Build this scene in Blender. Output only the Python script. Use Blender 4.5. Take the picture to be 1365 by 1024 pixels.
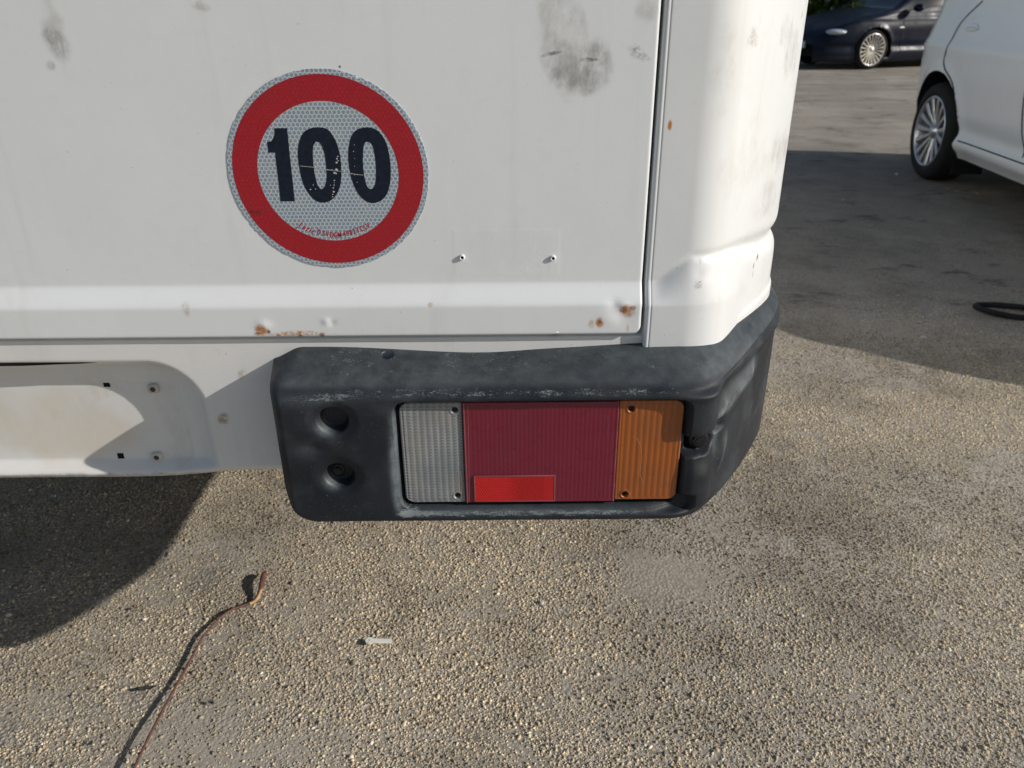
import bpy, bmesh, math, random
import numpy as np
from mathutils import Vector, Matrix
random.seed(7); RNG = np.random.default_rng(7)
for o in list(bpy.data.objects): bpy.data.objects.remove(o)
SC = bpy.context.scene
COL = SC.collection
R = math.radians

# ------------------------------------------------------------------ camera
F_PX, CX, CY, CAM_H = 1030.0, 682.5, 512.0, 1.05
PITCH, ROLL = R(26.1), R(-0.5)
_fw = np.array([0, math.cos(PITCH), -math.sin(PITCH)])
_rt = np.array([1.0, 0, 0]); _up = np.cross(_rt, _fw)
_rt, _up = math.cos(ROLL)*_rt+math.sin(ROLL)*_up, -math.sin(ROLL)*_rt+math.cos(ROLL)*_up
cam_d = bpy.data.cameras.new('camera'); cam = bpy.data.objects.new('camera', cam_d); COL.objects.link(cam)
cam.matrix_world = Matrix(((_rt[0], _up[0], -_fw[0], 0), (_rt[1], _up[1], -_fw[1], 0), (_rt[2], _up[2], -_fw[2], CAM_H), (0, 0, 0, 1)))
cam_d.sensor_width = 36; cam_d.lens = 36*F_PX/1365
cam_d.clip_start = .02; cam_d.clip_end = 1000
cam_d.dof.use_dof = True; cam_d.dof.focus_distance = .86; cam_d.dof.aperture_fstop = 10.0
SC.camera = cam
# ------------------------------------------------------------------ world, sun, exposure
SUN = Vector((1, -.315, .48)).normalized()
el = math.asin(SUN.z); az = math.atan2(SUN.x, SUN.y)
w = bpy.data.worlds.new('World'); SC.world = w; w.use_nodes = True
nt = w.node_tree; bg = nt.nodes['Background']
sky = nt.nodes.new('ShaderNodeTexSky'); sky.sky_type = 'NISHITA'; sky.sun_disc = False
sky.sun_elevation = el; sky.sun_rotation = az; sky.air_density = 1.0; sky.dust_density = 1.2; sky.ozone_density = 1.0
nt.links.new(sky.outputs[0], bg.inputs[0]); bg.inputs[1].default_value = .060
sd = bpy.data.lights.new('sun', 'SUN'); sun = bpy.data.objects.new('sun', sd); COL.objects.link(sun)
sd.energy = 3.05; sd.angle = R(.5); sd.color = (1, .95, .885)
sun.rotation_euler = (-SUN).to_track_quat('-Z', 'Y').to_euler(); sun.location = (4, -2, 5)
SC.view_settings.view_transform = 'Standard'; SC.view_settings.look = 'None'
SC.view_settings.exposure = .32; SC.view_settings.gamma = 1
SC.view_settings.use_curve_mapping = False
SC.render.engine = 'CYCLES'; SC.cycles.use_denoising = True; SC.cycles.max_bounces = 8

# measured positions: a point of the photograph taken back onto the real plane it lies on
def _ray(px, py): return _fw+_rt*(px-CX)/F_PX-_up*(py-CY)/F_PX
def on_y(px, py, Y):
    d = _ray(px, py); t = Y/d[1]; return (d[0]*t, CAM_H+d[2]*t)
def on_ground(px, py, z=0.0):
    d = _ray(px, py); t = (z-CAM_H)/d[2]; return (d[0]*t, d[1]*t)

# ------------------------------------------------------------------ helpers
def tag(o, label=None, cat=None, group=None, kind=None):
    if label: o['label'] = label
    if cat: o['category'] = cat
    if group: o['group'] = group
    if kind: o['kind'] = kind
    return o
def empty(name, loc=(0, 0, 0), rz=0):
    o = bpy.data.objects.new(name, None); o.location = loc; o.rotation_euler = (0, 0, rz); COL.objects.link(o); o.empty_display_size = .1; return o
def link(name, me, mat=None, parent=None):
    if mat is not None and len(me.materials) == 0: me.materials.append(mat)
    o = bpy.data.objects.new(name, me); COL.objects.link(o)
    if parent is not None: o.parent = parent
    return o
def pydata(name, v, f, mat=None, parent=None, smooth=True):
    me = bpy.data.meshes.new(name); me.from_pydata([tuple(map(float, p)) for p in v], [], f); me.update()
    if smooth: me.shade_smooth()
    return link(name, me, mat, parent)
def np_mesh(name, V, Q, smooth=True):
    """V (n,3); Q (m,k) faces all with k corners"""
    me = bpy.data.meshes.new(name); k = Q.shape[1]
    me.vertices.add(len(V)); me.vertices.foreach_set('co', np.ascontiguousarray(V, dtype=np.float32).ravel())
    me.loops.add(Q.size); me.loops.foreach_set('vertex_index', Q.astype(np.int32).ravel())
    me.polygons.add(len(Q)); me.polygons.foreach_set('loop_start', np.arange(len(Q), dtype=np.int32)*k)
    try: me.polygons.foreach_set('loop_total', np.full(len(Q), k, dtype=np.int32))
    except Exception: pass
    me.update(calc_edges=True); me.validate()
    if smooth: me.shade_smooth()
    return me
def grid_mesh(name, P, mask=None, flip=False, mat=None, parent=None):
    """P (ns, nz, 3) -> quads; mask (ns-1,nz-1) True = keep"""
    ns, nz = P.shape[:2]
    idx = np.arange(ns*nz).reshape(ns, nz)
    q = np.stack([idx[:-1, :-1], idx[1:, :-1], idx[1:, 1:], idx[:-1, 1:]], -1)
    if flip: q = q[..., ::-1]
    q = q[mask] if mask is not None else q.reshape(-1, 4)
    return link(name, np_mesh(name, P.reshape(-1, 3), q), mat, parent)
def box(name, x0, x1, y0, y1, z0, z1, mat, parent=None, bev=0.0):
    bm = bmesh.new(); bmesh.ops.create_cube(bm, size=1)
    for v in bm.verts: v.co = (x0+(v.co.x+.5)*(x1-x0), y0+(v.co.y+.5)*(y1-y0), z0+(v.co.z+.5)*(z1-z0))
    if bev: bmesh.ops.bevel(bm, geom=bm.edges[:], offset=bev, segments=3, affect='EDGES', profile=.5)
    me = bpy.data.meshes.new(name); bm.to_mesh(me); bm.free()
    if bev: me.shade_smooth()
    return link(name, me, mat, parent)
def lathe_data(prof, n=48, axis='y'):
    """prof list of (r, a): a along axis"""
    V = []; Fc = []
    for i in range(n):
        t = 2*math.pi*i/n; c, s = math.cos(t), math.sin(t)
        for r_, a in prof: V.append((r_*c, a, r_*s) if axis == 'y' else (r_*c, r_*s, a))
    m = len(prof)
    for i in range(n):
        j = (i+1) % n
        for k in range(m-1): Fc.append((i*m+k, j*m+k, j*m+k+1, i*m+k+1))
    return V, Fc
def ss(a, b, x): t = np.clip((x-a)/(b-a), 0, 1); return t*t*(3-2*t)
def catmull(pts, closed=True, n=6):
    P = np.array(pts, float); out = []; m = len(P)
    for i in range(m if closed else m-1):
        p0, p1, p2, p3 = (P[(i-1) % m], P[i], P[(i+1) % m], P[(i+2) % m]) if closed else (P[max(i-1, 0)], P[i], P[i+1], P[min(i+2, m-1)])
        for k in range(n):
            t = k/n; out.append(.5*((2*p1)+(-p0+p2)*t+(2*p0-5*p1+4*p2-p3)*t*t+(-p0+3*p1-3*p2+p3)*t**3))
    if not closed: out.append(P[-1])
    return np.array(out)
def tube(name, pts, rad, mat, parent=None, n=8):
    """smooth tube along points; rad scalar or list"""
    P = [Vector(p) for p in pts]; V = []; Fc = []; m = len(P)
    rs = rad if hasattr(rad, '__len__') else [rad]*m
    for i, p in enumerate(P):
        t = (P[min(i+1, m-1)]-P[max(i-1, 0)]).normalized()
        a = t.cross(Vector((0, 0, 1)));
        if a.length < 1e-3: a = t.cross(Vector((0, 1, 0)))
        a.normalize(); b = a.cross(t)
        for k in range(n):
            q = 2*math.pi*k/n; V.append(p+(a*math.cos(q)+b*math.sin(q))*rs[i])
    for i in range(m-1):
        for k in range(n): Fc.append((i*n+k, i*n+(k+1) % n, (i+1)*n+(k+1) % n, (i+1)*n+k))
    Fc.append(tuple(range(n))); Fc.append(tuple((m-1)*n+k for k in range(n))[::-1])
    return pydata(name, V, Fc, mat, parent)
# smooth value noise for geometry (periodic-free, cheap)
def vnoise(X, Y, seed=0):
    xi, yi = np.floor(X).astype(int), np.floor(Y).astype(int); xf, yf = X-xi, Y-yi
    def h(a, b):
        n = (a*374761393+b*668265263+seed*1442695041) & 0x7fffffff
        n = ((n ^ (n >> 13))*1274126177) & 0x7fffffff
        return ((n ^ (n >> 16)) & 0xffff)/65535.0
    u, v = xf*xf*(3-2*xf), yf*yf*(3-2*yf)
    return (h(xi, yi)*(1-u)+h(xi+1, yi)*u)*(1-v)+(h(xi, yi+1)*(1-u)+h(xi+1, yi+1)*u)*v
def fbm(X, Y, sc, oct=4, seed=0):
    a = 0; amp = .5
    for k in range(oct): a = a+amp*vnoise(X*sc, Y*sc, seed+k); sc *= 2.1; amp *= .5
    return a

# ------------------------------------------------------------------ material kit
class NT:
    def __init__(s, name):
        s.m = bpy.data.materials.new(name); s.m.use_nodes = True; s.t = s.m.node_tree; s.b = s.t.nodes['Principled BSDF']
        s.tc = s.t.nodes.new('ShaderNodeTexCoord')
    def n(s, ty, **kw):
        nd = s.t.nodes.new('ShaderNode'+ty)
        for k, v in kw.items(): setattr(nd, k, v)
        return nd
    def put(s, sock, v):
        if isinstance(v, bpy.types.NodeSocket): s.t.links.new(v, sock)
        elif isinstance(v, (tuple, list)):
            sock.default_value = tuple(v)+(1,)*(len(sock.default_value)-len(v)) if hasattr(sock.default_value, '__len__') else v
        else: sock.default_value = v
    def math(s, op, a, b=None, c=None, clamp=False):
        nd = s.n('Math', operation=op, use_clamp=clamp); s.put(nd.inputs[0], a)
        if b is not None: s.put(nd.inputs[1], b)
        if c is not None: s.put(nd.inputs[2], c)
        return nd.outputs[0]
    def vmath(s, op, a, b=None, c=None, out=0):
        nd = s.n('VectorMath', operation=op); s.put(nd.inputs[0], a)
        if b is not None: s.put(nd.inputs[1], b)
        if c is not None: s.put(nd.inputs[2], c)
        return nd.outputs[out]
    def noise(s, vec, sc, det=4, rough=.55, dist=0, col=False):
        nd = s.n('TexNoise'); s.put(nd.inputs['Vector'], vec); nd.inputs['Scale'].default_value = sc
        nd.inputs['Detail'].default_value = det; nd.inputs['Roughness'].default_value = rough; nd.inputs['Distortion'].default_value = dist
        return nd.outputs[1 if col else 0]
    def ramp(s, v, a, b, lo=0.0, hi=1.0):
        nd = s.n('MapRange', interpolation_type='SMOOTHSTEP'); s.put(nd.inputs[0], v)
        for i, q in zip((1, 2, 3, 4), (a, b, lo, hi)): nd.inputs[i].default_value = q
        return nd.outputs[0]
    def mix(s, f, a, b, mode='MIX'):
        nd = s.n('Mix', data_type='RGBA', blend_type=mode); s.put(nd.inputs[0], f); s.put(nd.inputs[6], a); s.put(nd.inputs[7], b)
        return nd.outputs[2]
    def scale(s, vec, v): return s.vmath('MULTIPLY', vec, v)
    def bump(s, h, dist, strength=1.0, prev=None):
        nd = s.n('Bump'); s.put(nd.inputs['Height'], h); nd.inputs['Distance'].default_value = dist; nd.inputs['Strength'].default_value = strength
        if prev is not None: s.t.links.new(prev, nd.inputs['Normal'])
        return nd.outputs[0]
    def set(s, **kw):
        for k, v in kw.items(): s.put(s.b.inputs[k.replace('_', ' ')], v)
        return s.m
def simple(name, col, rough=.5, metal=0, coat=0, spec=.5, var=.12, nsc=30):
    s = NT(name); n = s.noise(s.tc.outputs['Object'], nsc, 5)
    c = s.mix(s.ramp(n, .3, .7), tuple(q*(1-var) for q in col), tuple(min(1, q*(1+var)) for q in col))
    s.set(Base_Color=c, Roughness=rough, Metallic=metal)
    s.b.inputs['Coat Weight'].default_value = coat; s.b.inputs['Specular IOR Level'].default_value = spec
    return s.m

WHITE = (.80, .82, .83)
def van_paint(name, stains=(), extra_bump=None, tint=WHITE, dirt=.10):
    """aged white paint. stains: (x, z, rx, rz, colour, strength, noise scale, cut, angle)"""
    s = NT(name); p = s.tc.outputs['Object']
    big = s.noise(p, 3.5, 3); fine = s.noise(p, 55, 5, .65)
    c = s.mix(s.math('MULTIPLY', s.ramp(big, .35, .75), .35), tint, (tint[0]*.93, tint[1]*.925, tint[2]*.88))
    c = s.mix(s.math('MULTIPLY', s.ramp(fine, .5, .85), dirt), c, (.45, .43, .38))
    strk = s.noise(s.scale(p, (1, 1, .06)), 38, 4, .6); c = s.mix(s.math('MULTIPLY', s.ramp(strk, .52, .80), .22), c, (.52, .50, .45))
    speck = s.noise(p, 260, 1, .5)
    c = s.mix(s.math('MULTIPLY', s.ramp(speck, .77, .82), .35), c, (.25, .22, .18))
    rough = .38
    for (x, z, rx, rz, col, st, nsc, cut, ang) in stains:
        q = s.vmath('SUBTRACT', p, (x, 0, z))
        if ang:
            vr = s.n('VectorRotate', rotation_type='Y_AXIS'); s.put(vr.inputs['Vector'], q); vr.inputs['Angle'].default_value = ang; q = vr.outputs[0]
        wv = s.vmath('SUBTRACT', s.noise(p, nsc*.35, 3, col=True), (.5, .5, .5))
        q = s.vmath('MULTIPLY_ADD', wv, (rx*(2.6 if nsc < 100 else 1.2), 0, rz*(2.6 if nsc < 100 else 1.2)), q)
        q = s.vmath('MULTIPLY', q, (1/rx, 0, 1/rz)); d = s.vmath('LENGTH', q, out=1)
        m = s.ramp(d, 1.0, .35); nn = s.noise(p if nsc >= 150 else s.scale(p, (1, 1, .5)), nsc, 6, .78)
        m = s.math('MULTIPLY', m, s.math('MULTIPLY', s.ramp(nn, cut-(.12 if nsc >= 150 else .2), cut+(.12 if nsc >= 150 else .24)), st))
        c = s.mix(m, c, col)
    h = s.noise(p, 14, 2); nrm = s.bump(h, .0012, .35)
    nrm = s.bump(s.noise(p, 420, 2), .0002, .25, nrm)
    if extra_bump: nrm = extra_bump(s, p, nrm)
    s.set(Base_Color=c, Roughness=s.ramp(fine, .3, .8, .30, .48), Normal=nrm)
    s.b.inputs['Coat Weight'].default_value = .15; s.b.inputs['Coat Roughness'].default_value = .2
    return s.m

def st(px, py, rpx, rpy, col, stn, nsc, cut, ang=0, Y=.78):
    x, z = on_y(px, py, Y); return (x, z, rpx/1320, rpy/1320, col, stn, nsc, cut, ang)
RUST, RUSTD, GRIME, BLK = (.50, .20, .04), (.16, .05, .015), (.30, .27, .22), (.06, .055, .05)
door_stains = [
    st(453, 89, 2.0, 2.0, BLK, 1, 300, .15), st(70, 30, 22, 46, GRIME, .35, 60, .40), st(75, 60, 17, 26, (.16, .15, .14), .62, 110, .46, .4), st(68, 88, 9, 8, (.15, .14, .13), .5, 130, .45),
    st(268, 6, 14, 9, GRIME, .6, 90, .42), st(745, 30, 38, 42, GRIME, .42, 70, .44), st(738, 72, 30, 34, (.22, .20, .18), .62, 60, .46), st(758, 100, 34, 22, (.30, .28, .25), .5, 90, .44), st(742, 100, 14, 10, (.14, .13, .12), .6, 130, .46),
    st(780, 92, 42, 42, (.22, .20, .18), .70, 60, .46), st(788, 106, 22, 20, (.15, .14, .13), .6, 110, .46), st(785, 80, 14, 3.4, BLK, .8, 160, .44), st(735, 72, 16, 3.2, BLK, .7, 160, .44, .2),
    st(850, 70, 24, 8, (.2, .18, .16), .7, 240, .50, -.5), st(866, 15, 14, 20, GRIME, .35, 90, .45),
    st(253, 408, 9, 12, (.40, .33, .2), .55, 150, .46), st(575, 402, 5, 5, (.5, .33, .15), .6, 150, .40),
    st(352, 435, 13, 11, RUST, 1.0, 160, .40), st(347, 440, 7, 4, RUSTD, .9, 260, .46), st(362, 437, 4, 5, RUSTD, .9, 260, .42),
    st(402, 439, 52, 5, RUST, 1, 200, .49), st(432, 441, 6, 4, RUSTD, .95, 260, .40), st(404, 442, 6, 3, RUSTD, .9, 260, .40), st(375, 441.5, 5, 2.4, RUST, 1, 260, .40),
    st(833, 410, 15, 12, RUST, 1.0, 130, .42), st(829, 408, 8, 6, RUSTD, .95, 330, .47), st(842, 406, 6, 5, RUSTD, .7, 330, .45), st(798, 425, 8, 10, RUST, 1.0, 150, .40), st(798, 424, 3, 4, RUSTD, .8, 260, .38),
    st(787, 427, 5, 9, (.5, .35, .18), .6, 200, .45), st(835, 432, 3, 9, (.5, .36, .18), .5, 200, .42),
    st(675, 335, 90, 44, (.62, .65, .68), .16, 90, .38),
]
xP, zP = on_y(675, 337, .78)
def patch_bump(s, p, nrm):
    q = s.vmath('ABSOLUTE', s.vmath('SUBTRACT', p, (xP, 0, zP)))
    sp = s.n('SeparateXYZ'); s.put(sp.inputs[0], q)
    m = s.math('MULTIPLY', s.ramp(sp.outputs[0], .057, .053), s.ramp(sp.outputs[2], .026, .0225))
    n1 = s.noise(p, 85, 4, .6, 1.5)
    return s.bump(s.math('MULTIPLY', m, s.math('ADD', .7, s.math('MULTIPLY', s.ramp(n1, .45, .75), s.ramp(s.noise(p, 30, 2), .45, .7)))), .00016, .7, nrm)
M_DOOR = van_paint('white_door_paint', door_stains, patch_bump)
M_CORNER = van_paint('white_corner_paint', [
    (.205, .985, .02, .05, GRIME, .25, 60, .5, 0), (.30, 1.0, .02, .05, GRIME, .5, 90, .50, .3), (.31, .90, .025, .03, GRIME, .6, 110, .50, .4),
    (.26, .90, .05, .05, (.55, .50, .42), .35, 70, .5, 0), (.29, .85, .03, .03, GRIME, .4, 110, .52, 0), (.232, 1.02, .01, .012, (.3, .25, .2), .6, 200, .5, 0),
    (.155, .945, .0028, .006, RUST, 1, 200, .3, 0),
    st(991, 324, 2.2, 7, BLK, .95, 200, .3, -.55, .93), st(986, 334, 1.6, 7, (.15, .14, .12), .9, 200, .3, -.2, .92), st(985, 345, 1.2, 7, (.3, .28, .24), .7, 200, .3, .1, .92),
    st(923, 370, 8, 5.5, (.33, .32, .30), .7, 300, .5, 0, .80), st(926, 366, 4, 1.6, BLK, .5, 300, .42, .4, .80), st(1062, 20, 3, 8, (.35, .3, .2), .6, 200, .4, 0, .93), st(928, 342, 1.2, 8, (.4, .38, .33), .5, 200, .3, 0, .8)], tint=(.76, .775, .78), dirt=.16)
M_VAL = van_paint('white_lower_paint', [
    (-.47, .66, .03, .02, (.5, .45, .35), .3, 80, .5, 0), (-.33, .63, .008, .01, (.35, .27, .12), .8, 200, .45, 0), (-.40, .59, .02, .09, (.45, .42, .36), .28, 60, .45, 0),
    (-.45, .545, .30, .006, (.25, .24, .22), .7, 120, .42, 0), (-.53, .615, .17, .07, (.66, .58, .45), .55, 20, .40, 0), (-.30, .685, .006, .01, (.4, .32, .2), .6, 200, .5, 0)], tint=(.77, .765, .75), dirt=.16)
M_DARK = simple('dark_gap', (.012, .012, .013), .9, spec=.1)
M_UNDER = simple('underbody_black', (.02, .02, .022), .85, spec=.2)
M_STEEL = simple('dull_screw_steel', (.30, .28, .26), .45, metal=.8)
M_WASHER = simple('dirty_white_washer', (.60, .58, .52), .6)
M_GLASSD = simple('dark_window_glass', (.015, .018, .02), .10, coat=.3)

# ------------------------------------------------------------------ plan paths of body and bumper (heading turns from rear face to side)
def make_path(x_start, y0, segs, s_max, s_min=-1.6):
    """segs: (length, end heading deg). s = x on the straight rear."""
    ds = .0005; S = np.arange(x_start, s_max, ds); th = np.zeros_like(S); s = x_start; cur = 0.0
    for L, h in segs:
        m = (S >= s) & (S < s+L); u = (S[m]-s)/L; th[m] = cur+(h-cur)*u; s += L; cur = h
    th[S >= s] = cur; th = np.radians(th)
    X = x_start+np.concatenate([[0], np.cumsum(np.cos(th[:-1])*ds)]); Y = y0+np.concatenate([[0], np.cumsum(np.sin(th[:-1])*ds)])
    def P(s_, o):
        s_ = np.asarray(s_, float); px = np.where(s_ < x_start, s_, np.interp(s_, S, X)); py = np.where(s_ < x_start, y0, np.interp(s_, S, Y))
        t = np.where(s_ < x_start, 0, np.interp(s_, S, th)); return px+np.sin(t)*o, py-np.cos(t)*o
    return P
BODY = make_path(.183, .78, [(.05, 46), (.15, 61), (.10, 90)], 3.2)
BUMP = make_path(.168, .71, [(.055, 49), (.200, 63), (.12, 90)], 1.2)

van = empty('van', (-.54, 2.5, 0)); vo = Vector(van.location)
tag(van, 'white van close up, seen at its rear right corner with the dark corner bumper', 'van')
def vp(a):            # van children are built in world coordinates, shifted to the van's origin
    a = np.array(a, float); return a
van.location = (0, 0, 0)

# --- rear door -----------------------------------------------------------------
def door_panel():
    zb = .7315; xr = .1385; rc = .012
    xs = np.concatenate([np.arange(-1.22, -.62, .02), np.arange(-.62, xr-.004, .0022), xr-np.array([.004, .003, .002, .0013, .0007, .0003, 0, 0])])
    zs = np.concatenate([zb+np.array([0, 0, .0003, .0007, .0013, .002, .003, .0045]), np.arange(zb+.006, .83, .0016), np.arange(.83, 1.12, .004), [1.15, 1.2, 1.25]])
    X, Z = np.meshgrid(xs, zs, indexing='ij')
    dz = Z-zb
    cut = np.where(dz < rc, rc-np.sqrt(np.maximum(rc**2-(rc-dz)**2, 0)), 0)
    X = X-cut*ss(-.1, xr, X)*(X > .05)
    tl = np.clip((.7868-Z)/(.7868-.7657), 0, 1); o = .0118*(.8*tl+.2*tl*tl*(3-2*tl))
    o[:, 1:-1] = .25*o[:, :-2]+.5*o[:, 1:-1]+.25*o[:, 2:]
    # dents round the rust
    for px, py, rr, a in [(812, 424, .011, .0011), (826, 418, .015, -.0014), (833, 408, .006, .0010), (818, 405, .006, -.001), (352, 433, .007, .0012), (436, 428, .0045, .0012), (442, 430, .004, -.001)]:
        x0, z0 = on_y(px, py, .77); o = o+a*np.exp(-(((X-x0)/rr)**2+((Z-z0)/(rr*.8))**2))
    o = o+.0009*(fbm(X, Z, 6, 2, 3)-.5)
    edge = np.minimum(xr-X, Z-zb); e = np.clip(edge, 0, .003)
    o = o-(.003-np.sqrt(np.maximum(.003**2-(.003-e)**2, 0)))
    o[-1, :] = -.018; o[:, 0] = -.018
    Px, Py = BODY(X, o)
    return grid_mesh('rear_door', np.stack([Px, Py, Z], -1), mat=M_DOOR, parent=van)
door = door_panel()
# --- corner panel with flange and waist ledge -----------------------------------
def corner_panel():
    s0 = .1418
    S = np.concatenate([s0+np.array([0, 0, .0004, .001, .0018, .003, .0042, .0050, .0055, .0060, .0065, .0070, .0075, .009]), np.arange(.1528, .46, .0022), np.arange(.47, 3.0, .06)])
    Z = np.concatenate([np.arange(.690, .86, .0018), np.arange(.862, 1.12, .008), [1.15, 1.2, 1.25]])
    S, Zg = np.meshgrid(S, Z, indexing='ij')
    ztop = .7885+.029*ss(.150, .192, S)-.017*ss(.22, .38, S)
    zbrk = .764-.004*ss(.18, .3, S)+.004*ss(.3, .45, S)
    t = np.clip((ztop-Zg)/(ztop-zbrk), 0, 1)
    amp = .0125-.0110*ss(.20, .31, S)
    o = amp*(.35*t*t*(3-2*t)+.65*t)
    o = o-(.0022+.0050*ss(.20, .34, S))*np.exp(-((Zg-ztop+.004)/(.0045+.006*ss(.2, .34, S)))**2)*ss(.165, .20, S)

    o = o-.0005*np.exp(-((S-.1475)/.0008)**2)                                       # groove beside the flange
    e = np.clip(S-s0, 0, .004); o = o-(.004-np.sqrt(np.maximum(.004**2-(.004-e)**2, 0)))
    for s_, z_, rr, a in [(.196, .7955, .005, -.0005), (.200, .787, .006, .0005), (.285, .805, .01, -.001), (.27, .95, .06, -.002)]:
        o = o+a*np.exp(-(((S-s_)/rr)**2+((Zg-z_)/rr)**2))
    o = o+.0012*(fbm(S, Zg, 7, 2, 9)-.5)*ss(.15, .2, S)
    o[0, :] = -.02
    Px, Py = BODY(S, o)
    return grid_mesh('corner_panel', np.stack([Px, Py, Zg], -1), mat=M_CORNER, parent=van)
corner_panel()
box('door_frame', -1.22, .18, .800, .83, .722, 1.24, M_DARK, van)
# small paint cracks and chips on the corner
def crack(name, pts, wd, mat, P=BODY, off=.0135, parent=None):
    V = []; n = len(pts)
    for i, (s, z, k) in enumerate(pts):
        a, b = pts[max(i-1, 0)], pts[min(i+1, n-1)]; dx, dz = b[0]-a[0], b[1]-a[1]; L = math.hypot(dx, dz) or 1
        nx, nz = -dz/L*wd*k, dx/L*wd*k
        for sg in (1, -1):
            x, y = P(s+nx*sg, off if not callable(off) else off(s, z)); V.append((float(x), float(y), z+nz*sg))
    return pydata(name, V, [(2*i, 2*i+1, 2*i+3, 2*i+2) for i in range(n-1)], mat, parent, smooth=False)

# --- lower rear panel with the number plate recess -------------------------------
def sd_rrect(X, Z, x0, x1, z0, z1, r):
    cx, cz = (x0+x1)/2, (z0+z1)/2; qx = np.abs(X-cx)-(x1-x0)/2+r; qz = np.abs(Z-cz)-(z1-z0)/2+r
    return np.hypot(np.maximum(qx, 0), np.maximum(qz, 0))+np.minimum(np.maximum(qx, qz), 0)-r
def valance():
    xs = np.concatenate([np.arange(-1.22, -.62, .02), np.arange(-.62, -.22, .0022), np.arange(-.22, .46, .006), np.arange(.47, 3.0, .06)])
    zb = .5445
    zs = np.concatenate([np.arange(.5445, .7030, .0020), np.arange(.7045, .733, .0014), [.7335, .74]])
    S, Z = np.meshgrid(xs, zs, indexing='ij')
    o = np.full_like(S, .0040)
    d = sd_rrect(S, Z, -1.3, -.345, .30, .7020, .062)
    o = o-.024*ss(.0015, -.020, d)-.002*ss(-.02, -.03, d)
    # plate seat step and pressed rib
    d2 = sd_rrect(S, Z, -1.3, -.385, .30, .664, .012); o = o-.0022*ss(.001, -.003, d2)
    o = o+.0016*np.exp(-((S+.372-.10*(.66-Z))/.004)**2)*ss(.67, .64, Z)
    # bottom return flange
    o = o+(-.0075-o)*ss(.563, .5535, Z)*ss(-.20, -.30, S)-.006*ss(.5525, .5445, Z)
    o = o+.001*(fbm(S, Z, 9, 3, 5)-.5)
    o = o-.034*ss(.7268, .7284, Z)
    # bottom edge lifts gently
    Z2 = Z+(.004*ss(-.42, -.30, S)-.005*ss(-.30, -.46, S))*ss(.585, .5445, Z)
    o[:, 0] = -.03; o[:, -1] = -.02
    X, Y = BODY(S, o)
    return grid_mesh('lower_rear_panel', np.stack([X, Y, Z2], -1), mat=M_VAL, parent=van)
valp = valance()
# square holes, screws with washers, black light slot in the recess
for px, py in [(140, 514), (159, 610)]:
    x, z = on_y(px, py, .800); box('square_hole', x-.0036, x+.0036, .8034, .806, z-.0036, z+.0036, M_DARK, valp)
for px, py in [(203, 520), (208, 611)]:
    x, z = on_y(px, py, .798)
    ws = box('screw', x-.006, x+.006, .7990, .8055, z-.0055, z+.0055, M_WASHER, valp, bev=.002)
    V, Fc = lathe_data([(.0001, .7982), (.0026, .7982), (.0032, .7990), (.0032, .802)], 14); pydata('screw_head', [(a+x, b, c+z) for a, b, c in V], Fc, simple('rusty_screw', (.10, .05, .03), .8), ws)
x0, z0 = on_y(0, 481, .786); x1, z1 = on_y(138, 479, .786)
cr = [(-.60, z0-.0005, 1.1), (-.54, z0-.0002, 1.1), (-.50, z0+.0006, .9), (-.475, z0+.001, .8), (x1-.004, z1+.0006, .6), (x1, z1+.001, .1)]
tube('light_slot', [(a, .7795, b) for a, b, k in cr], [.0030*k for a, b, k in cr], M_DARK, valp, 8)

# two little rivets on the door, with raised rims
for px, py in [(616, 343), (737, 344)]:
    x, z = on_y(px, py, .78)
    V, Fc = lathe_data([(.0001, .7786), (.0013, .7785), (.0016, .7778), (.0022, .7773), (.0029, .7781), (.0031, .7800)], 16)
    pydata('rivet', [(a+x, b, c+z) for a, b, c in V], Fc, M_DOOR, door)
    V, Fc = lathe_data([(.0001, .7775), (.0014, .7775)], 10); pydata('rivet_hole', [(a+x, b+.0005, c+z) for a, b, c in V], Fc, M_DARK, door)

# --- speed limit sticker ---------------------------------------------------------
def hexfield(s, p, cell):
    """distance-from-cell-centre of a true hexagon lattice in x,z"""
    rr = (cell, 1.0, cell*1.7320508)
    def md(off):
        q = s.vmath('ADD', p, off); q = s.vmath('DIVIDE', q, rr); q = s.vmath('FRACTION', q); q = s.vmath('SUBTRACT', q, (.5, .5, .5)); return s.vmath('MULTIPLY', q, (rr[0], 0, rr[2]))
    a, b = md((10, 0, 10)), md((10+rr[0]/2, 0, 10+rr[2]/2))
    la, lb = s.vmath('LENGTH', a, out=1), s.vmath('LENGTH', b, out=1)
    def hd(q):
        sp = s.n('SeparateXYZ'); s.put(sp.inputs[0], s.vmath('ABSOLUTE', q))
        return s.math('MAXIMUM', sp.outputs[0], s.math('ADD', s.math('MULTIPLY', sp.outputs[0], .5), s.math('MULTIPLY', sp.outputs[2], .866)))
    sel = s.math('LESS_THAN', la, lb)
    d = s.math('ADD', s.math('MULTIPLY', hd(a), sel), s.math('MULTIPLY', hd(b), s.math('SUBTRACT', 1, sel)))
    return s.math('DIVIDE', d, cell/2)
def sticker_mat(name, cell_col, line_col, cell=.0043, fade=None, contrast=1.0):
    s = NT(name); p = s.tc.outputs['Object']; d = hexfield(s, p, cell)
    line = s.ramp(d, .66, .93); n = s.noise(p, 60, 4); n2 = s.noise(p, 400, 2)
    cc = s.mix(s.ramp(n2, .3, .7), cell_col, tuple(q*.8 for q in cell_col))
    c = s.mix(s.math('MULTIPLY', line, contrast), cc, line_col)
    c = s.mix(s.math('MULTIPLY', s.ramp(n, .52, .78), .30), c, fade or (.5, .5, .45))
    s.set(Base_Color=c, Roughness=.35, Normal=s.bump(line, .00012, .5)); s.b.inputs['Coat Weight'].default_value = .25
    return s.m
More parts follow.
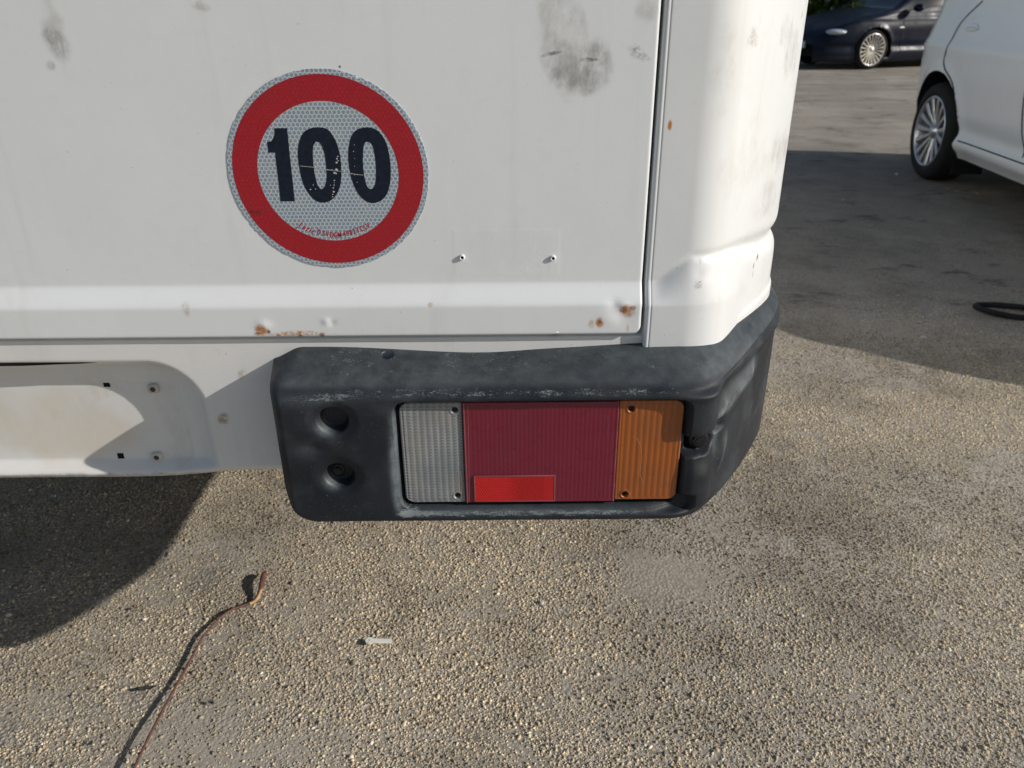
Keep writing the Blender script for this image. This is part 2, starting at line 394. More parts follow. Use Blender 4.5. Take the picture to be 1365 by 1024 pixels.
M_ST_W = sticker_mat('reflective_white_film', (.27, .34, .43), (.56, .60, .60))
M_ST_R = sticker_mat('reflective_red_film', (.43, .008, .020), (.33, .006, .014), fade=(.30, .025, .03), contrast=.8)
M_INK = simple('black_print', (.006, .011, .024), .5, coat=0, spec=.3, var=.3, nsc=200)
M_REDINK = simple('red_print', (.38, .008, .03), .5)
sc_x, sc_z = on_y(437.2, 224.5, .78)[0], .9022; SQ = .974
SR = .0992
def disc(name, r_out, r_in, y, mat, parent, n=180, wob=0):
    V = []; Fc = []
    for i in range(n):
        t = 2*math.pi*i/n; ro = r_out+(wob*(random.random()-.6) if wob else 0)
        for rr in (ro, r_in): V.append((sc_x+rr*math.cos(t), y, sc_z+SQ*rr*math.sin(t)))
    for i in range(n):
        j = (i+1) % n; Fc.append((2*i, 2*i+1, 2*j+1, 2*j))
    return pydata(name, V, Fc, mat, parent, smooth=False)
def rim_disc():
    V = [(sc_x, .7794, sc_z)]; Fc = []; n = 240
    rs = []
    for i in range(n):
        t = 2*math.pi*i/n; r = SR-random.random()**3*.0009
        a = math.degrees(t)
        if 66 < a < 69: r -= .0028
        if 205 < a < 222: r -= random.random()*.0012
        rs.append(r); V.append((sc_x+r*math.cos(t), .7794, sc_z+SQ*r*math.sin(t)))
    for i in range(n): V.append((sc_x+rs[i]*math.cos(2*math.pi*i/n), .7802, sc_z+SQ*rs[i]*math.sin(2*math.pi*i/n)))
    for i in range(n):
        j = (i+1) % n; Fc.append((0, 1+i, 1+j)); Fc.append((1+i, 1+n+i, 1+n+j, 1+j))
    return pydata('speed_limit_sticker', V, Fc, M_ST_W, van, smooth=False)
stk = rim_disc()
tag(stk, 'round red and white speed limit sticker reading 100')
disc('red_ring', .0941, .0695, .7793, M_ST_R, stk)
def zc(pts, ox=340, oy=150, k=6.825): return [on_y(ox+a/k, oy+b/k, .7793) for a, b in pts]
def poly_fill(name, loops, y, mat, parent):
    me_c = bpy.data.curves.new(name, 'CURVE'); me_c.dimensions = '2D'; me_c.fill_mode = 'FRONT'
    for lp in loops:
        sp = me_c.splines.new('POLY'); sp.points.add(len(lp)-1); sp.use_cyclic_u = True
        for i, (a, b) in enumerate(lp): sp.points[i].co = (a, b, 0, 1)
    t = bpy.data.objects.new('tmp', me_c); COL.objects.link(t); dg = bpy.context.evaluated_depsgraph_get()
    me = bpy.data.meshes.new_from_object(t.evaluated_get(dg)); bpy.data.objects.remove(t)
    for v in me.vertices: v.co = (v.co.x, y, v.co.y)
    me.name = name
    me.materials.clear()
    return link(name, me, mat, parent)
one = zc([(178, 143), (292, 143), (300, 215), (318, 400), (340, 600), (362, 808), (232, 808), (215, 640), (190, 440), (183, 365), (122, 365), (110, 268), (150, 262), (175, 215)])
poly_fill('digit', [one], .7792, M_INK, stk)
A_o = [(590, 135), (660, 155), (710, 215), (750, 300), (775, 400), (785, 520), (780, 640), (745, 740), (690, 800), (620, 820), (550, 800), (490, 740), (440, 650), (410, 540), (392, 420), (392, 320), (415, 230), (455, 170), (520, 140)]
A_i = [(565, 265), (600, 290), (630, 370), (645, 470), (652, 580), (640, 660), (608, 697), (575, 670), (550, 590), (535, 500), (527, 400), (528, 320), (542, 280)]
B_o = [(1015, 135), (1090, 150), (1150, 200), (1195, 280), (1222, 390), (1235, 520), (1228, 650), (1200, 740), (1150, 800), (1070, 825), (1000, 800), (940, 740), (890, 640), (862, 530), (848, 410), (855, 300), (880, 210), (930, 155)]
B_i = [(1025, 268), (1062, 290), (1085, 370), (1098, 470), (1100, 580), (1090, 660), (1055, 697), (1020, 670), (998, 600), (985, 500), (982, 400), (988, 310), (1003, 275)]
for a, b in ((A_o, A_i), (B_o, B_i)): poly_fill('digit', [zc(catmull(a)), zc(catmull(b))], .7792, M_INK, stk)
# where the print has flaked off in little hexagons
ch = []; chips = [(752, 400, 9), (745, 420, 10), (756, 440, 8), (742, 455, 12), (700, 523, 7), (665, 522, 9), (680, 525, 6), (743, 520, 15), (728, 550, 15), (740, 556, 9), (722, 618, 9), (718, 660, 8), (712, 685, 8), (686, 662, 5), (716, 720, 12), (708, 745, 7), (706, 768, 9), (722, 640, 5), (530, 660, 6), (505, 700, 8), (552, 696, 6), (882, 556, 10), (905, 563, 8), (930, 566, 6), (958, 568, 5), (430, 488, 6), (460, 492, 6), (490, 493, 4), (896, 354, 5), (906, 420, 4), (905, 490, 5), (905, 294, 4), (928, 634, 5)]
V = []; Fc = []
for a, b, r_ in chips:
    r0 = random.random(); k = len(V)
    for i in range(6):
        rr = r_*random.uniform(.6, 1.15); V.append(zc([(a+rr*math.cos(r0+i*1.047), b+rr*math.sin(r0+i*1.047)*.8)])[0])
    Fc.append(tuple(range(k, k+6)))
tag(pydata('flaked_print', [(a, .7791, b) for a, b in V], Fc, simple('flaked_pale_film', (.56, .56, .54), .6), stk, smooth=False), kind='stuff')
crack_m = simple('pale_crease', (.50, .50, .47), .6)
for pts in ([(410, 487), (450, 490), (520, 497), (600, 512), (690, 524), (780, 536), (855, 548), (900, 560), (985, 570)],):
    w_ = zc(pts); V = []
    for i, (a, b) in enumerate(w_): V += [(a, .7790, b+.00022), (a, .7790, b-.00022)]
    pydata('crease', V, [(2*i, 2*i+1, 2*i+3, 2*i+2) for i in range(len(w_)-1)], crack_m, stk, smooth=False)
# small lettering on the arc
def lettering(text, px_list, size, xs, shear, name):
    dg = None; V = []; Fc = []
    for ch_, (px, py, ang) in zip(text, px_list):
        if ch_ == ' ': continue
        c = bpy.data.curves.new('t', 'FONT'); c.body = ch_; c.size = size; c.align_x = 'CENTER'; c.shear = shear; c.offset = .00018
        o = bpy.data.objects.new('t', c); COL.objects.link(o); dg = bpy.context.evaluated_depsgraph_get()
        me = bpy.data.meshes.new_from_object(o.evaluated_get(dg)); bpy.data.objects.remove(o)
        x, z = on_y(px, py, .7792); k = len(V)
        for v in me.vertices:
            a, b = v.co.x*xs, v.co.y; V.append((x+a*math.cos(ang)-b*math.sin(ang), .7792, z+a*math.sin(ang)+b*math.cos(ang)))
        for p in me.polygons: Fc.append(tuple(k+i for i in p.vertices))
        bpy.data.meshes.remove(me)
    pydata(name, V, Fc, M_REDINK, stk, smooth=False)
_l = [(425, 311), (431.5, 313), (436.5, 314), (0, 0), (442.5, 315), (447.8, 315.2), (453.5, 315), (0, 0), (460, 314), (464.6, 313), (469, 311.6), (473.6, 310), (478, 308.5), (0, 0), (484, 306.5), (488.7, 304.6), (492.5, 302.6)]
_l = [(a, b+1.4, math.atan(((a-447)/61.0)*.80)*.85) for a, b in _l]
lettering('DSV DGM 49823 CLV', _l, .0077, .64, 0, 'lettering')
lettering('Jarit', [(398.5, 302.3, -.50), (404, 305.6, -.46), (408.8, 308.2, -.42), (412.2, 310.0, -.38), (415.8, 311.8, -.34)], .0086, .72, .35, 'lettering')
# squashed insect-like dirt on the ring
for k in range(16):
    t = random.uniform(0, 6.28); x, z = on_y(340, 282, .7792); L = random.uniform(.003, .0095)
    e = (x+L*math.cos(t), .7791, z+L*.55*math.sin(t))
    if k == 0: spl = []
    spl += [(x+random.uniform(-.002, .002), .77905, z+random.uniform(-.001, .001)), e, (e[0]+.0004, .7791, e[2]+.0005)]
tag(pydata('dirt_splash', spl, [(3*i, 3*i+1, 3*i+2) for i in range(16)], simple('dark_dirt', (.05, .035, .03), .9), stk, smooth=False), kind='stuff')

# --- corner bumper ----------------------------------------------------------------
def bumper_mat():
    s = NT('weathered_grey_rubber'); p = s.tc.outputs['Object']; sp = s.n('SeparateXYZ'); s.put(sp.inputs[0], p); X, Y, Z = sp.outputs
    base = s.mix(s.ramp(s.noise(p, 9, 4), .3, .72), (.006, .009, .014), (.018, .023, .030))
    # chalky bloom in soft patches
    blo = s.ramp(s.noise(p, 16, 5, .6), .46, .74)
    base = s.mix(s.math('MULTIPLY', blo, .26), base, (.105, .12, .135))
    att = s.n('Attribute', attribute_name='wear'); wv = att.outputs['Fac']
    gr = s.noise(s.scale(p, (1, 1, 2.2)), 420, 3, .7); gr2 = s.noise(s.scale(p, (.25, .25, 1.6)), 300, 4, .7)
    k = s.math('ADD', wv, s.math('MULTIPLY', s.math('SUBTRACT', s.noise(p, 45, 4, .65), .5), .55))
    thr = s.math('SUBTRACT', s.math('ADD', s.math('MULTIPLY', gr, .5), s.math('MULTIPLY', gr2, .5)), s.math('MULTIPLY', s.math('SUBTRACT', 1, k), .38))
    m = s.ramp(thr, .29, .44)
    att2 = s.n('Attribute', attribute_name='chalk_light'); ck = s.math('MULTIPLY', att2.outputs['Fac'], s.ramp(s.noise(p, 60, 4, .7), .25, .7, .35, 1.0))
    base = s.mix(s.math('MULTIPLY', ck, .8), base, (.23, .27, .285))
    c = s.mix(s.math('MULTIPLY', m, s.ramp(wv, .08, .5, .2, .62)), base, (.30, .34, .35))
    spk = s.ramp(s.noise(p, 620, 2, .6), .68, .76)
    c = s.mix(s.math('MULTIPLY', spk, s.ramp(s.noise(p, 22, 3), .42, .7, .05, .75)), c, (.32, .34, .35))
    nrm = s.bump(s.noise(p, 700, 3), .0003, .5); nrm = s.bump(s.noise(p, 60, 4), .0008, .35, nrm)
    s.set(Base_Color=c, Roughness=s.ramp(s.noise(p, 25, 3), .3, .7, .45, .65), Normal=nrm); s.b.inputs['Specular IOR Level'].default_value = .42
    return s.m
M_RUB = bumper_mat()
LX0, LX1, LZ0, LZ1 = -.1235, .1865, .5465, .6815      # lamp opening
HOLES = [on_y(443, 562, .712), on_y(452, 635, .712)]
def bumper():
    SL, SRr = -.2625, .98
    s = np.concatenate([SL+np.array([0, 0, .0006, .0015, .0028, .0045, .0065]), np.arange(SL+.0085, .33, .0013), np.arange(.333, .60, .004), np.arange(.61, SRr, .02)])
    # section rows: (code, param)
    top = np.linspace(0, 1, 46)[:-1]; n_f = 118; front = np.linspace(0, 1, n_f); und = np.linspace(0, 1, 14)[1:]
    nr = len(top)+n_f+len(und)
    S = np.repeat(s[:, None], nr, 1)
    zt = .6885; zb0 = .5275
    # plan: how far the inner edge of the top sits behind the front
    depth = .0790+0*s
    zin = .7135+.002*np.sin(s*23)+.0035*ss(.0, -.25, s)-.012*ss(-.228, -.262, s)-.0025*np.exp(-((s+.02)/.06)**2)+.0095*ss(.05, .19, s)-.002*ss(.22, .36, s)
    zt = zt+.014*ss(.20, .36, s)
    rl = .034; dl = s-(SL+.012)
    zb = zb0+np.where(dl < rl, rl-np.sqrt(np.maximum(rl**2-(rl-np.clip(dl, 0, rl))**2, 0)), 0)
    zb = zb-.004*ss(.17, .28, s)
    e = np.clip((s-SL)/.022, 0, 1); end = np.sqrt(1-(1-e)**2)            # left end rolls back to the body
    O = np.zeros((len(s), nr)); Z = np.zeros_like(O); K = np.zeros_like(O)
    nt_ = len(top)
    # top: convex slope from body to brow
    for j, t in enumerate(top):
        O[:, j] = -depth*(1-t)**1.0*1.0; Z[:, j] = zin+(zt-zin)*(t**1.7); K[:, j] = 0
    O[:, :nt_] += .003*np.sin(np.pi*top)[None, :]
    for j, t in enumerate(front):
        O[:, nt_+j] = 0; Z[:, nt_+j] = zt+(zb-zt)*t; K[:, nt_+j] = 1
    for j, t in enumerate(und):
        O[:, nt_+n_f+j] = -.034*t; Z[:, nt_+n_f+j] = zb+.006*t; K[:, nt_+n_f+j] = 2
    # round the brow and the lower lip
    def soften(O, Z, it):
        for _ in range(it):
            O[:, 1:-1] = .25*O[:, :-2]+.5*O[:, 1:-1]+.25*O[:, 2:]; Z[:, 1:-1] = .25*Z[:, :-2]+.5*Z[:, 1:-1]+.25*Z[:, 2:]
    soften(O, Z, 26)
    # bevel between the front and lower lip at the left block
    O = O*end[:, None]-.071*(1-end[:, None])
    fr = ss(.69, .683, Z)*ss(.537, .545, Z)*(K > 0)
    wear = np.zeros_like(O); chalk_light = np.zeros_like(O)
    # the lamp opening: a soft flare, then a steep drop
    d = sd_rrect(S, Z, LX0, LX1, LZ0, LZ1, .013)
    front_m = (Z < .694) & (K > 0)
    d_r = np.where(front_m, d, .05)
    O += -.0035*ss(.012, .0, d_r)*ss(.66, .60, Z)                                   # flare inwards at sides and bottom
    O -= .020*ss(.0012, -.0012, d_r)
    # brow overhang above the lamp and swelling right of it
    O += .0035*np.exp(-((Z-.688)/.007)**2)*ss(-.2, -.1, S)
    O += .0068*np.exp(-((S-.205)/.024)**2)*fr*ss(.628, .642, Z)+.0050*np.exp(-((S-.210)/.020)**2)*fr*ss(.605, .580, Z)+.002*np.exp(-((S-.22)/.02)**2)*fr
    # left block: two finger-sized cups with worn lower-left rims
    for (hx, hz) in HOLES:
        rr = np.hypot((S-hx)/1.08, Z-hz); mm = (K > 0)
        O -= np.where(mm, .013*ss(.0165, .0115, rr), 0); O -= np.where(mm, .0035*ss(.028, .015, rr), 0)
        ang = np.exp(-(((S-hx)+.011)**2+((Z-hz)+.012)**2)/.010**2); chalk_light += .62*ang*ss(.011, .0150, rr)*ss(.024, .0175, rr)*mm
    O -= .006*np.exp(-(((S+.213)/.02)**2+((Z-.623)/.010)**2))*fr
    # crease that runs from the bolt pit to the outer top corner
    def ridge(p0, p1, wd, a, sk=1.0):
        vx, vz = p1[0]-p0[0], p1[1]-p0[1]; L = math.hypot(vx, vz); t = ((S-p0[0])*vx+(Z-p0[1])*vz)/L; n = ((S-p0[0])*-vz+(Z-p0[1])*vx)/L
        return a*np.exp(-(n/wd)**2)*ss(-.012, .012, t)*ss(L+.012, L-.012, t)
    O -= ridge((.215, .668), (.345, .690), .015, .0045)*(K > 0)
    O += ridge((.218, .650), (.330, .668), .013, .004)*(K > 0)
    O -= ridge((.232, .66), (.238, .60), .014, .004)*(K > 0)
    O += ridge((.25, .575), (.262, .61), .008, .004)*(K > 0)
    # bolt pit at the right and the slit joining it to the opening
    rr = np.hypot((S-.2175)/1.35, Z-.6215); O -= np.where(K > 0, .013*ss(.0165, .0120, rr), 0)
    tri = ss(.0, .006, S-.217)*ss(.262, .245, S)*ss(.0105, .004, np.abs(Z-.627-(S-.217)*.10)); O -= np.where(K > 0, .007*tri, 0)
    slit = ss(.180, .187, S)*ss(.215, .205, S)*ss(.015, .010, np.abs(Z-.6215)); O -= np.where(K > 0, .018*slit, 0)
    # the torn sag under the right end of the lamp
    sag = ss(.145, .185, S)*ss(.203, .196, S)*ss(.537+.0, .5425, Z)*ss(.562, .556, Z); O -= np.where(K > 0, .010*sag, 0)
    O += .0020*(fbm(S, Z, 14, 3, 12)-.5)+.0018*(fbm(S, Z, 5, 2, 22)-.5)*(K < 1)
    O += .0022*(fbm(S, Z, 9, 2, 33)-.5)*ss(.20, .26, S)
    # wear and painted light: brow, lower lip, left flare, upper edge, crease
    wear += .50*np.exp(-((Z-.6905)/.0045)**2)*ss(-.23, -.16, S)*ss(.30, .10, S)
    wear += .42*ss(.696, .705, Z)*ss(-.27, -.2, S)*ss(.22, .12, S)*(.4+fbm(S, Z, 30, 3, 41))
    chalk_light += .85*np.exp(-((S-LX0+.004-.002*ss(.60, .66, Z))/(.0042))**2)*ss(.535, .56, Z)*ss(.678, .655, Z)  # pale left lip: wear plus its specular highlight put into the colour
    chalk_light += .45*np.exp(-((Z-.5425)/.003)**2)*ss(-.135, -.115, S)*ss(.19, .10, S)
    wear += .70*np.exp(-((Z-.5405)/.0042)**2)*ss(-.135, -.115, S)*ss(.19, .10, S)
    wear += .55*np.exp(-(((S+.118)/.02)**2+((Z-.543)/.006)**2))
    wear += .38*np.exp(-(((S+.215)/.018)**2+((Z-.627)/.008)**2))+.3*np.exp(-(((S+.150)/.012)**2+((Z-.652)/.008)**2))+.5*np.exp(-(((S+.205)/.035)**2+((Z-.686)/.006)**2))
    chalk_light += .25*np.exp(-(((S+.205)/.045)**2+((Z-.684)/.007)**2))+.22*np.exp(-(((S+.21)/.02)**2+((Z-.627)/.008)**2))
    chalk_light += (K == 0)*(.10+.34*fbm(S, Z*3, 13, 4, 51))*ss(.692, .698, Z)  # top skin paled: sunlight falling on it put into the colour with bleaching
    chalk_light += ridge((.232, .645), (.340, .672), .010, .70)+ridge((.238, .60), (.25, .66), .005, .4)+ridge((.255, .575), (.262, .61), .004, .6)  # pale creases: scuffs with their highlights put into the colour
    X, Y = BUMP(S, O)
    # the top skin runs from the brow to the body line, whatever the two plan curves do between
    SM = np.interp(S, [-.5, .16, .223, .423, .543, 1.2], [-.5, .16, .233, .383, .483, 1.14])
    bx_, by_ = BUMP(S, 0*O); ix, iy = BODY(SM, 0*O-.010); fq = np.clip(-O/.079, 0, 1)
    tk = (K == 0) & (O < 0) & (S > SL+.03); fade = ss(SL+.03, SL+.05, S)
    X = np.where(tk, X+(bx_+(ix-bx_)*fq*np.where(S > .168, 1, 1)-X)*fade, X); Y = np.where(tk, Y+(by_+(iy-by_)*fq-Y)*fade, Y)
    P = np.stack([X, Y, Z], -1)
    keep = np.ones((len(s)-1, nr-1), bool)
    Sc, Zc, Kc = S[:-1, :-1], Z[:-1, :-1], K[:-1, :-1]
    hole = (((Sc+.1345)/.0068)**2+((Yc_ := Y[:-1, :-1])-.766)**2/.0085**2 < 1) & (Kc == 0); keep &= ~hole
    ob = grid_mesh('corner_bumper', P, keep, flip=True, mat=M_RUB, parent=van)
    at = ob.data.attributes.new('wear', 'FLOAT', 'POINT'); at.data.foreach_set('value', np.clip(wear, 0, 1).ravel().astype(np.float32))
    at = ob.data.attributes.new('chalk_light', 'FLOAT', 'POINT'); at.data.foreach_set('value', np.clip(chalk_light, 0, 1).ravel().astype(np.float32))
    return ob
bump = bumper()
tag(bump, 'weathered dark grey plastic corner bumper')
# bolts inside the pits
def bolt(x, z, y, r, parent, mat, hexn=6):
    V, Fc = lathe_data([(.0001, 0), (r*.55, 0), (r*.6, .0006), (r, .0006), (r, .004)], 6); b_ = [(a+x, b+y, c+z) for a, b, c in V]
    o = pydata('bolt', b_, Fc, mat, parent, smooth=False)
    V, Fc = lathe_data([(r*.9, .003), (r*1.5, .0030), (r*1.6, .0036), (r*1.6, .005)], 20); pydata('washer', [(a+x, b+y, c+z) for a, b, c in V], Fc, mat, o); return o
M_BLKBOLT = simple('black_bolt', (.022, .022, .024), .4, metal=.3)
bolt(HOLES[1][0]-.004, HOLES[1][1]-.001, .7225, .0048, bump, M_BLKBOLT)
hx, hy = BUMP(.2165, -.0125); bolt(float(hx), .6215, float(hy)-.0075, .0068, bump, M_BLKBOLT)

# --- tail lamp ---------------------------------------------------------------------
lamp = box('tail_lamp', -.1215, .1835, .7222, .745, .5485, .6795, simple('black_lamp_housing', (.015, .015, .017), .6), van, bev=.004)
tag(lamp, 'rectangular tail lamp with clear, dark red and amber lenses')
def lens(name, x0, x1, z0, z1, ribs_x, ribs_z, ax, az, corners, mat, y=.7190, screws=()):
    nx = max(int((x1-x0)/.0007), 8); nz = int((z1-z0)/.0009)
    xs = np.concatenate([[x0, x0], np.linspace(x0, x1, nx), [x1, x1]]); zs = np.concatenate([[z0, z0], np.linspace(z0, z1, nz), [z1, z1]])
    X, Z = np.meshgrid(xs, zs, indexing='ij')
    r = .011
    Zs = Z.copy()
    for side in corners:      # rounded outer corners
        dx = (X-x0) if side == 'l' else (x1-X)
        c = np.where(dx < r, r-np.sqrt(np.maximum(r*r-(r-np.clip(dx, 0, r))**2, 0)), 0)
        mid = (z0+z1)/2; Zs = mid+(Z-mid)*(1-c/((z1-z0)/2))
    inner = np.minimum(np.minimum(X-x0, x1-X), np.minimum(Z-z0, z1-Z))
    m = ss(.0030, .0045, inner)
    o = ax*np.abs(np.sin(np.pi*(X-x0)/ribs_x))*m if ribs_x else 0*X
    if ribs_z: o = o+az*np.abs(np.sin(np.pi*(Z-z0)/ribs_z))*m
    o = o+.0004*ss(.0030, .0020, inner)-.0012*ss(.0010, 0, inner)
    for sx, sz in screws:
        rr = np.hypot(X-sx, Zs-sz); o = o*(ss(.0045, .006, rr))+.0010*np.exp(-((rr-.0046)/.0008)**2)-.006*ss(.0036, .0028, rr)
    Yy = y-o
    Yy[0, :] = Yy[-1, :] = y+.006; Yy[:, 0] = Yy[:, -1] = y+.006
    return grid_mesh(name, np.stack([X, Yy, Zs], -1), mat=mat, parent=lamp)
def lens_mat(name, c1, c2, rib_x=None, x0=0, rib_z=None, z0=0, rough=.28, grime=.25, grime_shade_col=(.2, .19, .17), sss=0):  # grime: strength of the blotches, grime plus shading inside the lamp
    s = NT(name); p = s.tc.outputs['Object']; sp = s.n('SeparateXYZ'); s.put(sp.inputs[0], p); f = .5
    if rib_x:
        a = s.math('ABSOLUTE', s.math('SINE', s.math('MULTIPLY', s.math('SUBTRACT', sp.outputs[0], x0), math.pi/rib_x))); f = s.math('SUBTRACT', 1, a)
    if rib_z:
        b = s.math('SUBTRACT', 1, s.math('ABSOLUTE', s.math('SINE', s.math('MULTIPLY', s.math('SUBTRACT', sp.outputs[2], z0), math.pi/rib_z)))); f = s.math('MAXIMUM', f, b)
    f = s.math('MULTIPLY', f, s.ramp(s.noise(p, 30, 3), .3, .7, .45, 1.0))  # uneven inner glow of the lens put into the colour
    c = s.mix(f, c2, c1)
    c = s.mix(s.math('MULTIPLY', s.ramp(s.noise(p, 26, 4), .42, .75), grime), c, grime_shade_col)  # blotches: grime plus shading inside the lamp, put into the colour
    sc_ = s.ramp(s.noise(s.scale(p, (1, 1, .15)), 240, 3, .7), .70, .76); sc2 = s.ramp(s.noise(p, 420, 2), .74, .78)
    c = s.mix(s.math('MULTIPLY', s.math('MAXIMUM', sc2, s.math('MULTIPLY', sc_, .4)), .45), c, tuple(min(1, q+.22) for q in c1))
    s.set(Base_Color=c, Roughness=s.ramp(s.noise(p, 60, 3), .3, .7, rough*.8, rough*1.5))
    s.b.inputs['Coat Weight'].default_value = .35; s.b.inputs['Coat Roughness'].default_value = .25
    return s.m
xd1, xd2 = -.0515, .1125
scr = {k: on_y(*k, .717) for k in [(606, 548), (610, 662), (842, 546), (833, 660)]}
M_CLR = lens_mat('clear_ribbed_plastic', (.38, .39, .38), (.15, .165, .185), .0068, -.1195, .0037, .5515, .3, .6, (.30, .28, .24))
M_RED = lens_mat('dark_red_plastic', (.215, .010, .032), (.165, .009, .028), .0046, xd1, None, 0, .3, .22, (.13, .03, .045))
M_AMB = lens_mat('amber_plastic', (.42, .115, .014), (.30, .080, .014), .0066, xd2, None, 0, .3, .35, (.22, .085, .04))
M_BRD = simple('bright_red_reflector_plastic', (.62, .012, .010), .22, coat=.6)
lens('clear_lens', -.1195, xd1-.0016, .5510, .6770, .0068, .0037, .0003, .0004, 'l', M_CLR, screws=[scr[(606, 548)], scr[(610, 662)]])
lens('red_lens', xd1-.0012, xd2, .5510, .6775, .0046, None, .00025, 0, '', M_RED, y=.7178)
lens('amber_lens', xd2+.0002, .1815, .5525, .6775, .0066, None, .0003, 0, 'r', M_AMB, screws=[scr[(842, 546)], scr[(833, 660)]])
for k, (sx, sz) in scr.items():
    V, Fc = lathe_data([(.0001, .7228), (.0022, .7222), (.0030, .7235)], 14); pydata('lens_screw', [(a+sx, b, c+sz) for a, b, c in V], Fc, simple('rusty_lens_screw', (.14, .08, .045), .7, metal=.4), lamp)
box('lens_rib', xd1+.0002, xd1+.0012, .7164, .7185, .5515, .6772, simple('pale_red_edge', (.32, .10, .11), .4), lamp)
# reflector with its frame and prisms
rx0, rz1 = on_y(633, 636, .7165); rx1, rz0 = on_y(738, 667, .7165)
for a in ((rx0-.0014, rx1+.0014, rz1, rz1+.0013), (rx0-.0014, rx1+.0014, rz0-.0013, rz0), (rx0-.0014, rx0, rz0, rz1), (rx1, rx1+.0014, rz0, rz1)):
    box('reflector_frame', a[0], a[1], .7160, .7180, a[2], a[3], simple('dull_red_frame', (.26, .07, .08), .35), lamp, bev=.0003)
def refl_mat():
    s = NT('prismatic_red_reflector'); p = s.tc.outputs['Object']; d = hexfield(s, p, .0030)
    sp = s.n('SeparateXYZ'); s.put(sp.inputs[0], p)
    left = s.ramp(sp.outputs[0], rx0+.052, rx0+.030)
    right = s.ramp(sp.outputs[0], rx1-.012, rx1-.009)
    f = s.math('MULTIPLY', s.ramp(d, .45, .8), s.math('MAXIMUM', left, s.math('MULTIPLY', right, .5)))
    c = s.mix(f, (.42, .004, .006), (.62, .012, .014)); s.set(Base_Color=c, Roughness=.2, Normal=s.bump(d, .0004, .5)); s.b.inputs['Coat Weight'].default_value = .5
    return s.m
box('reflector', rx0, rx1, .7163, .7185, rz0, rz1, refl_mat(), lamp)
# hairline crack on the amber lens, white scratch on the clear one
M_SCR = simple('pale_scratch', (.44, .27, .17), .6)
def scratch(pts, wd, parent, y, mat=M_SCR):
    W = [on_y(a, b, y) for a, b in pts]; V = []
    for a, b in W: V += [(a-wd, y, b), (a+wd, y, b)]
    pydata('scratch', V, [(2*i, 2*i+1, 2*i+3, 2*i+2) for i in range(len(W)-1)], mat, parent, smooth=False)
scratch([(849, 584), (855, 597), (855, 610), (853, 632), (857, 645)], .00022, lamp, .7174)
scratch([(614, 628), (616, 645), (615, 660)], .00025, lamp, .7174)
scratch([(623.5, 541), (625, 600), (626, 668)], .0002, lamp, .7168, simple('pale_red_scratch', (.35, .16, .17), .5))
scratch([(804, 553), (810, 553), (810.5, 566), (810, 582)], .00016, lamp, .7166, simple('faint_scratch', (.24, .09, .12), .5))
# paint cracks on corner panel
M_CRK = simple('dark_crack', (.05, .045, .04), .8)
PAN = van
def corner_pt(px, py, off):
    """walk along the body path until the view ray meets it"""
    d = _ray(px, py); k = d[0]/d[1]; S_ = np.arange(.15, .45, .0005); X, Y = BODY(S_, off); i = int(np.argmin(np.abs(X/Y-k)[:300+int(0)])) if False else int(np.argmax(X/Y >= k))
    return float(S_[i]), CAM_H+d[2]*float(Y[i])/d[1]
# --- the rest of the van: body above, underside, wheels --------------------------------
M_VANW = van_paint('white_body_paint')
XL, XR, YR, YF = -1.42, None, .80, 5.4
def upper_body():
    # plan outline from right corner path mirrored about the van's middle x = -.54
    S_ = np.concatenate([np.arange(-.54, .18, .08), np.arange(.18, .5, .02), np.arange(.55, 4.6, .25)])
    X, Y = make_path(.183, .78, [(.05, 46), (.15, 61), (.10, 90)], 4.8)(S_, 0.0)
    prof = [(1.25, 0), (1.30, .004), (1.60, .02), (1.90, .06), (2.05, .12), (2.12, .30), (2.15, .60)]
    V = []; Fc = []; n = len(S_)
    th = np.arctan2(np.gradient(Y), np.gradient(X))
    for z, ins in prof:
        for i in range(n): V.append((max(X[i]-math.sin(th[i])*ins, -.54), Y[i]+math.cos(th[i])*ins, z))
    for j in range(len(prof)-1):
        for i in range(n-1): Fc.append((j*n+i, j*n+i+1, (j+1)*n+i+1, (j+1)*n+i))
    k = len(V); m = len(Fc)
    V2 = [(-1.08-x, y, z) for x, y, z in V]; F2 = [tuple(k+i for i in f[::-1]) for f in Fc]
    top = [(-.54, V[(len(prof)-1)*n][1], 2.16), (.1, 1.4, 2.16), (.1, 4.6, 2.16), (-1.18, 4.6, 2.16), (-1.18, 1.4, 2.16)]
    pydata('upper_body', V+V2, Fc+F2, M_VANW, van)
    box('roof', -1.22, .14, 1.0, 4.7, 2.10, 2.16, M_VANW, van, bev=.02)
upper_body()
box('rear_window', -1.25, .05, .770, .786, 1.34, 1.80, M_GLASSD, van, bev=.004)
def side_walls():
    for sx in (0, 1):
        S_ = np.array([2.6, 3.4, 4.6]); nm = 'side_panel'
        X, Y = make_path(.183, .78, [(.05, 46), (.15, 61), (.10, 90)], 4.8)(S_, 0.0)
        x0 = float(X[0]); 
        x = x0 if sx == 0 else -1.08-x0
        if sx == 0: box(nm, x-.03, x, 3.15, 4.9, .52, 1.25, M_VANW, van)
        else: box(nm, x, x+.03, 1.0, 4.9, .52, 1.25, M_VANW, van); 
side_walls()
box('front_body', -1.42, .34, 4.85, 5.5, .45, 1.25, M_VANW, van, bev=.08)
box('windscreen', -1.35, .27, 4.55, 4.9, 1.2, 2.05, M_GLASSD, van, bev=.05)
box('side_panel', -1.42, -1.22, .79, 1.1, .54, 1.25, M_VANW, van, bev=.05)
box('underbody', -1.36, .17, .95, 5.3, .545, .62, M_UNDER, van)
box('side_panel', .27, .325, 1.25, 2.0, .545, .70, M_VANW, van)
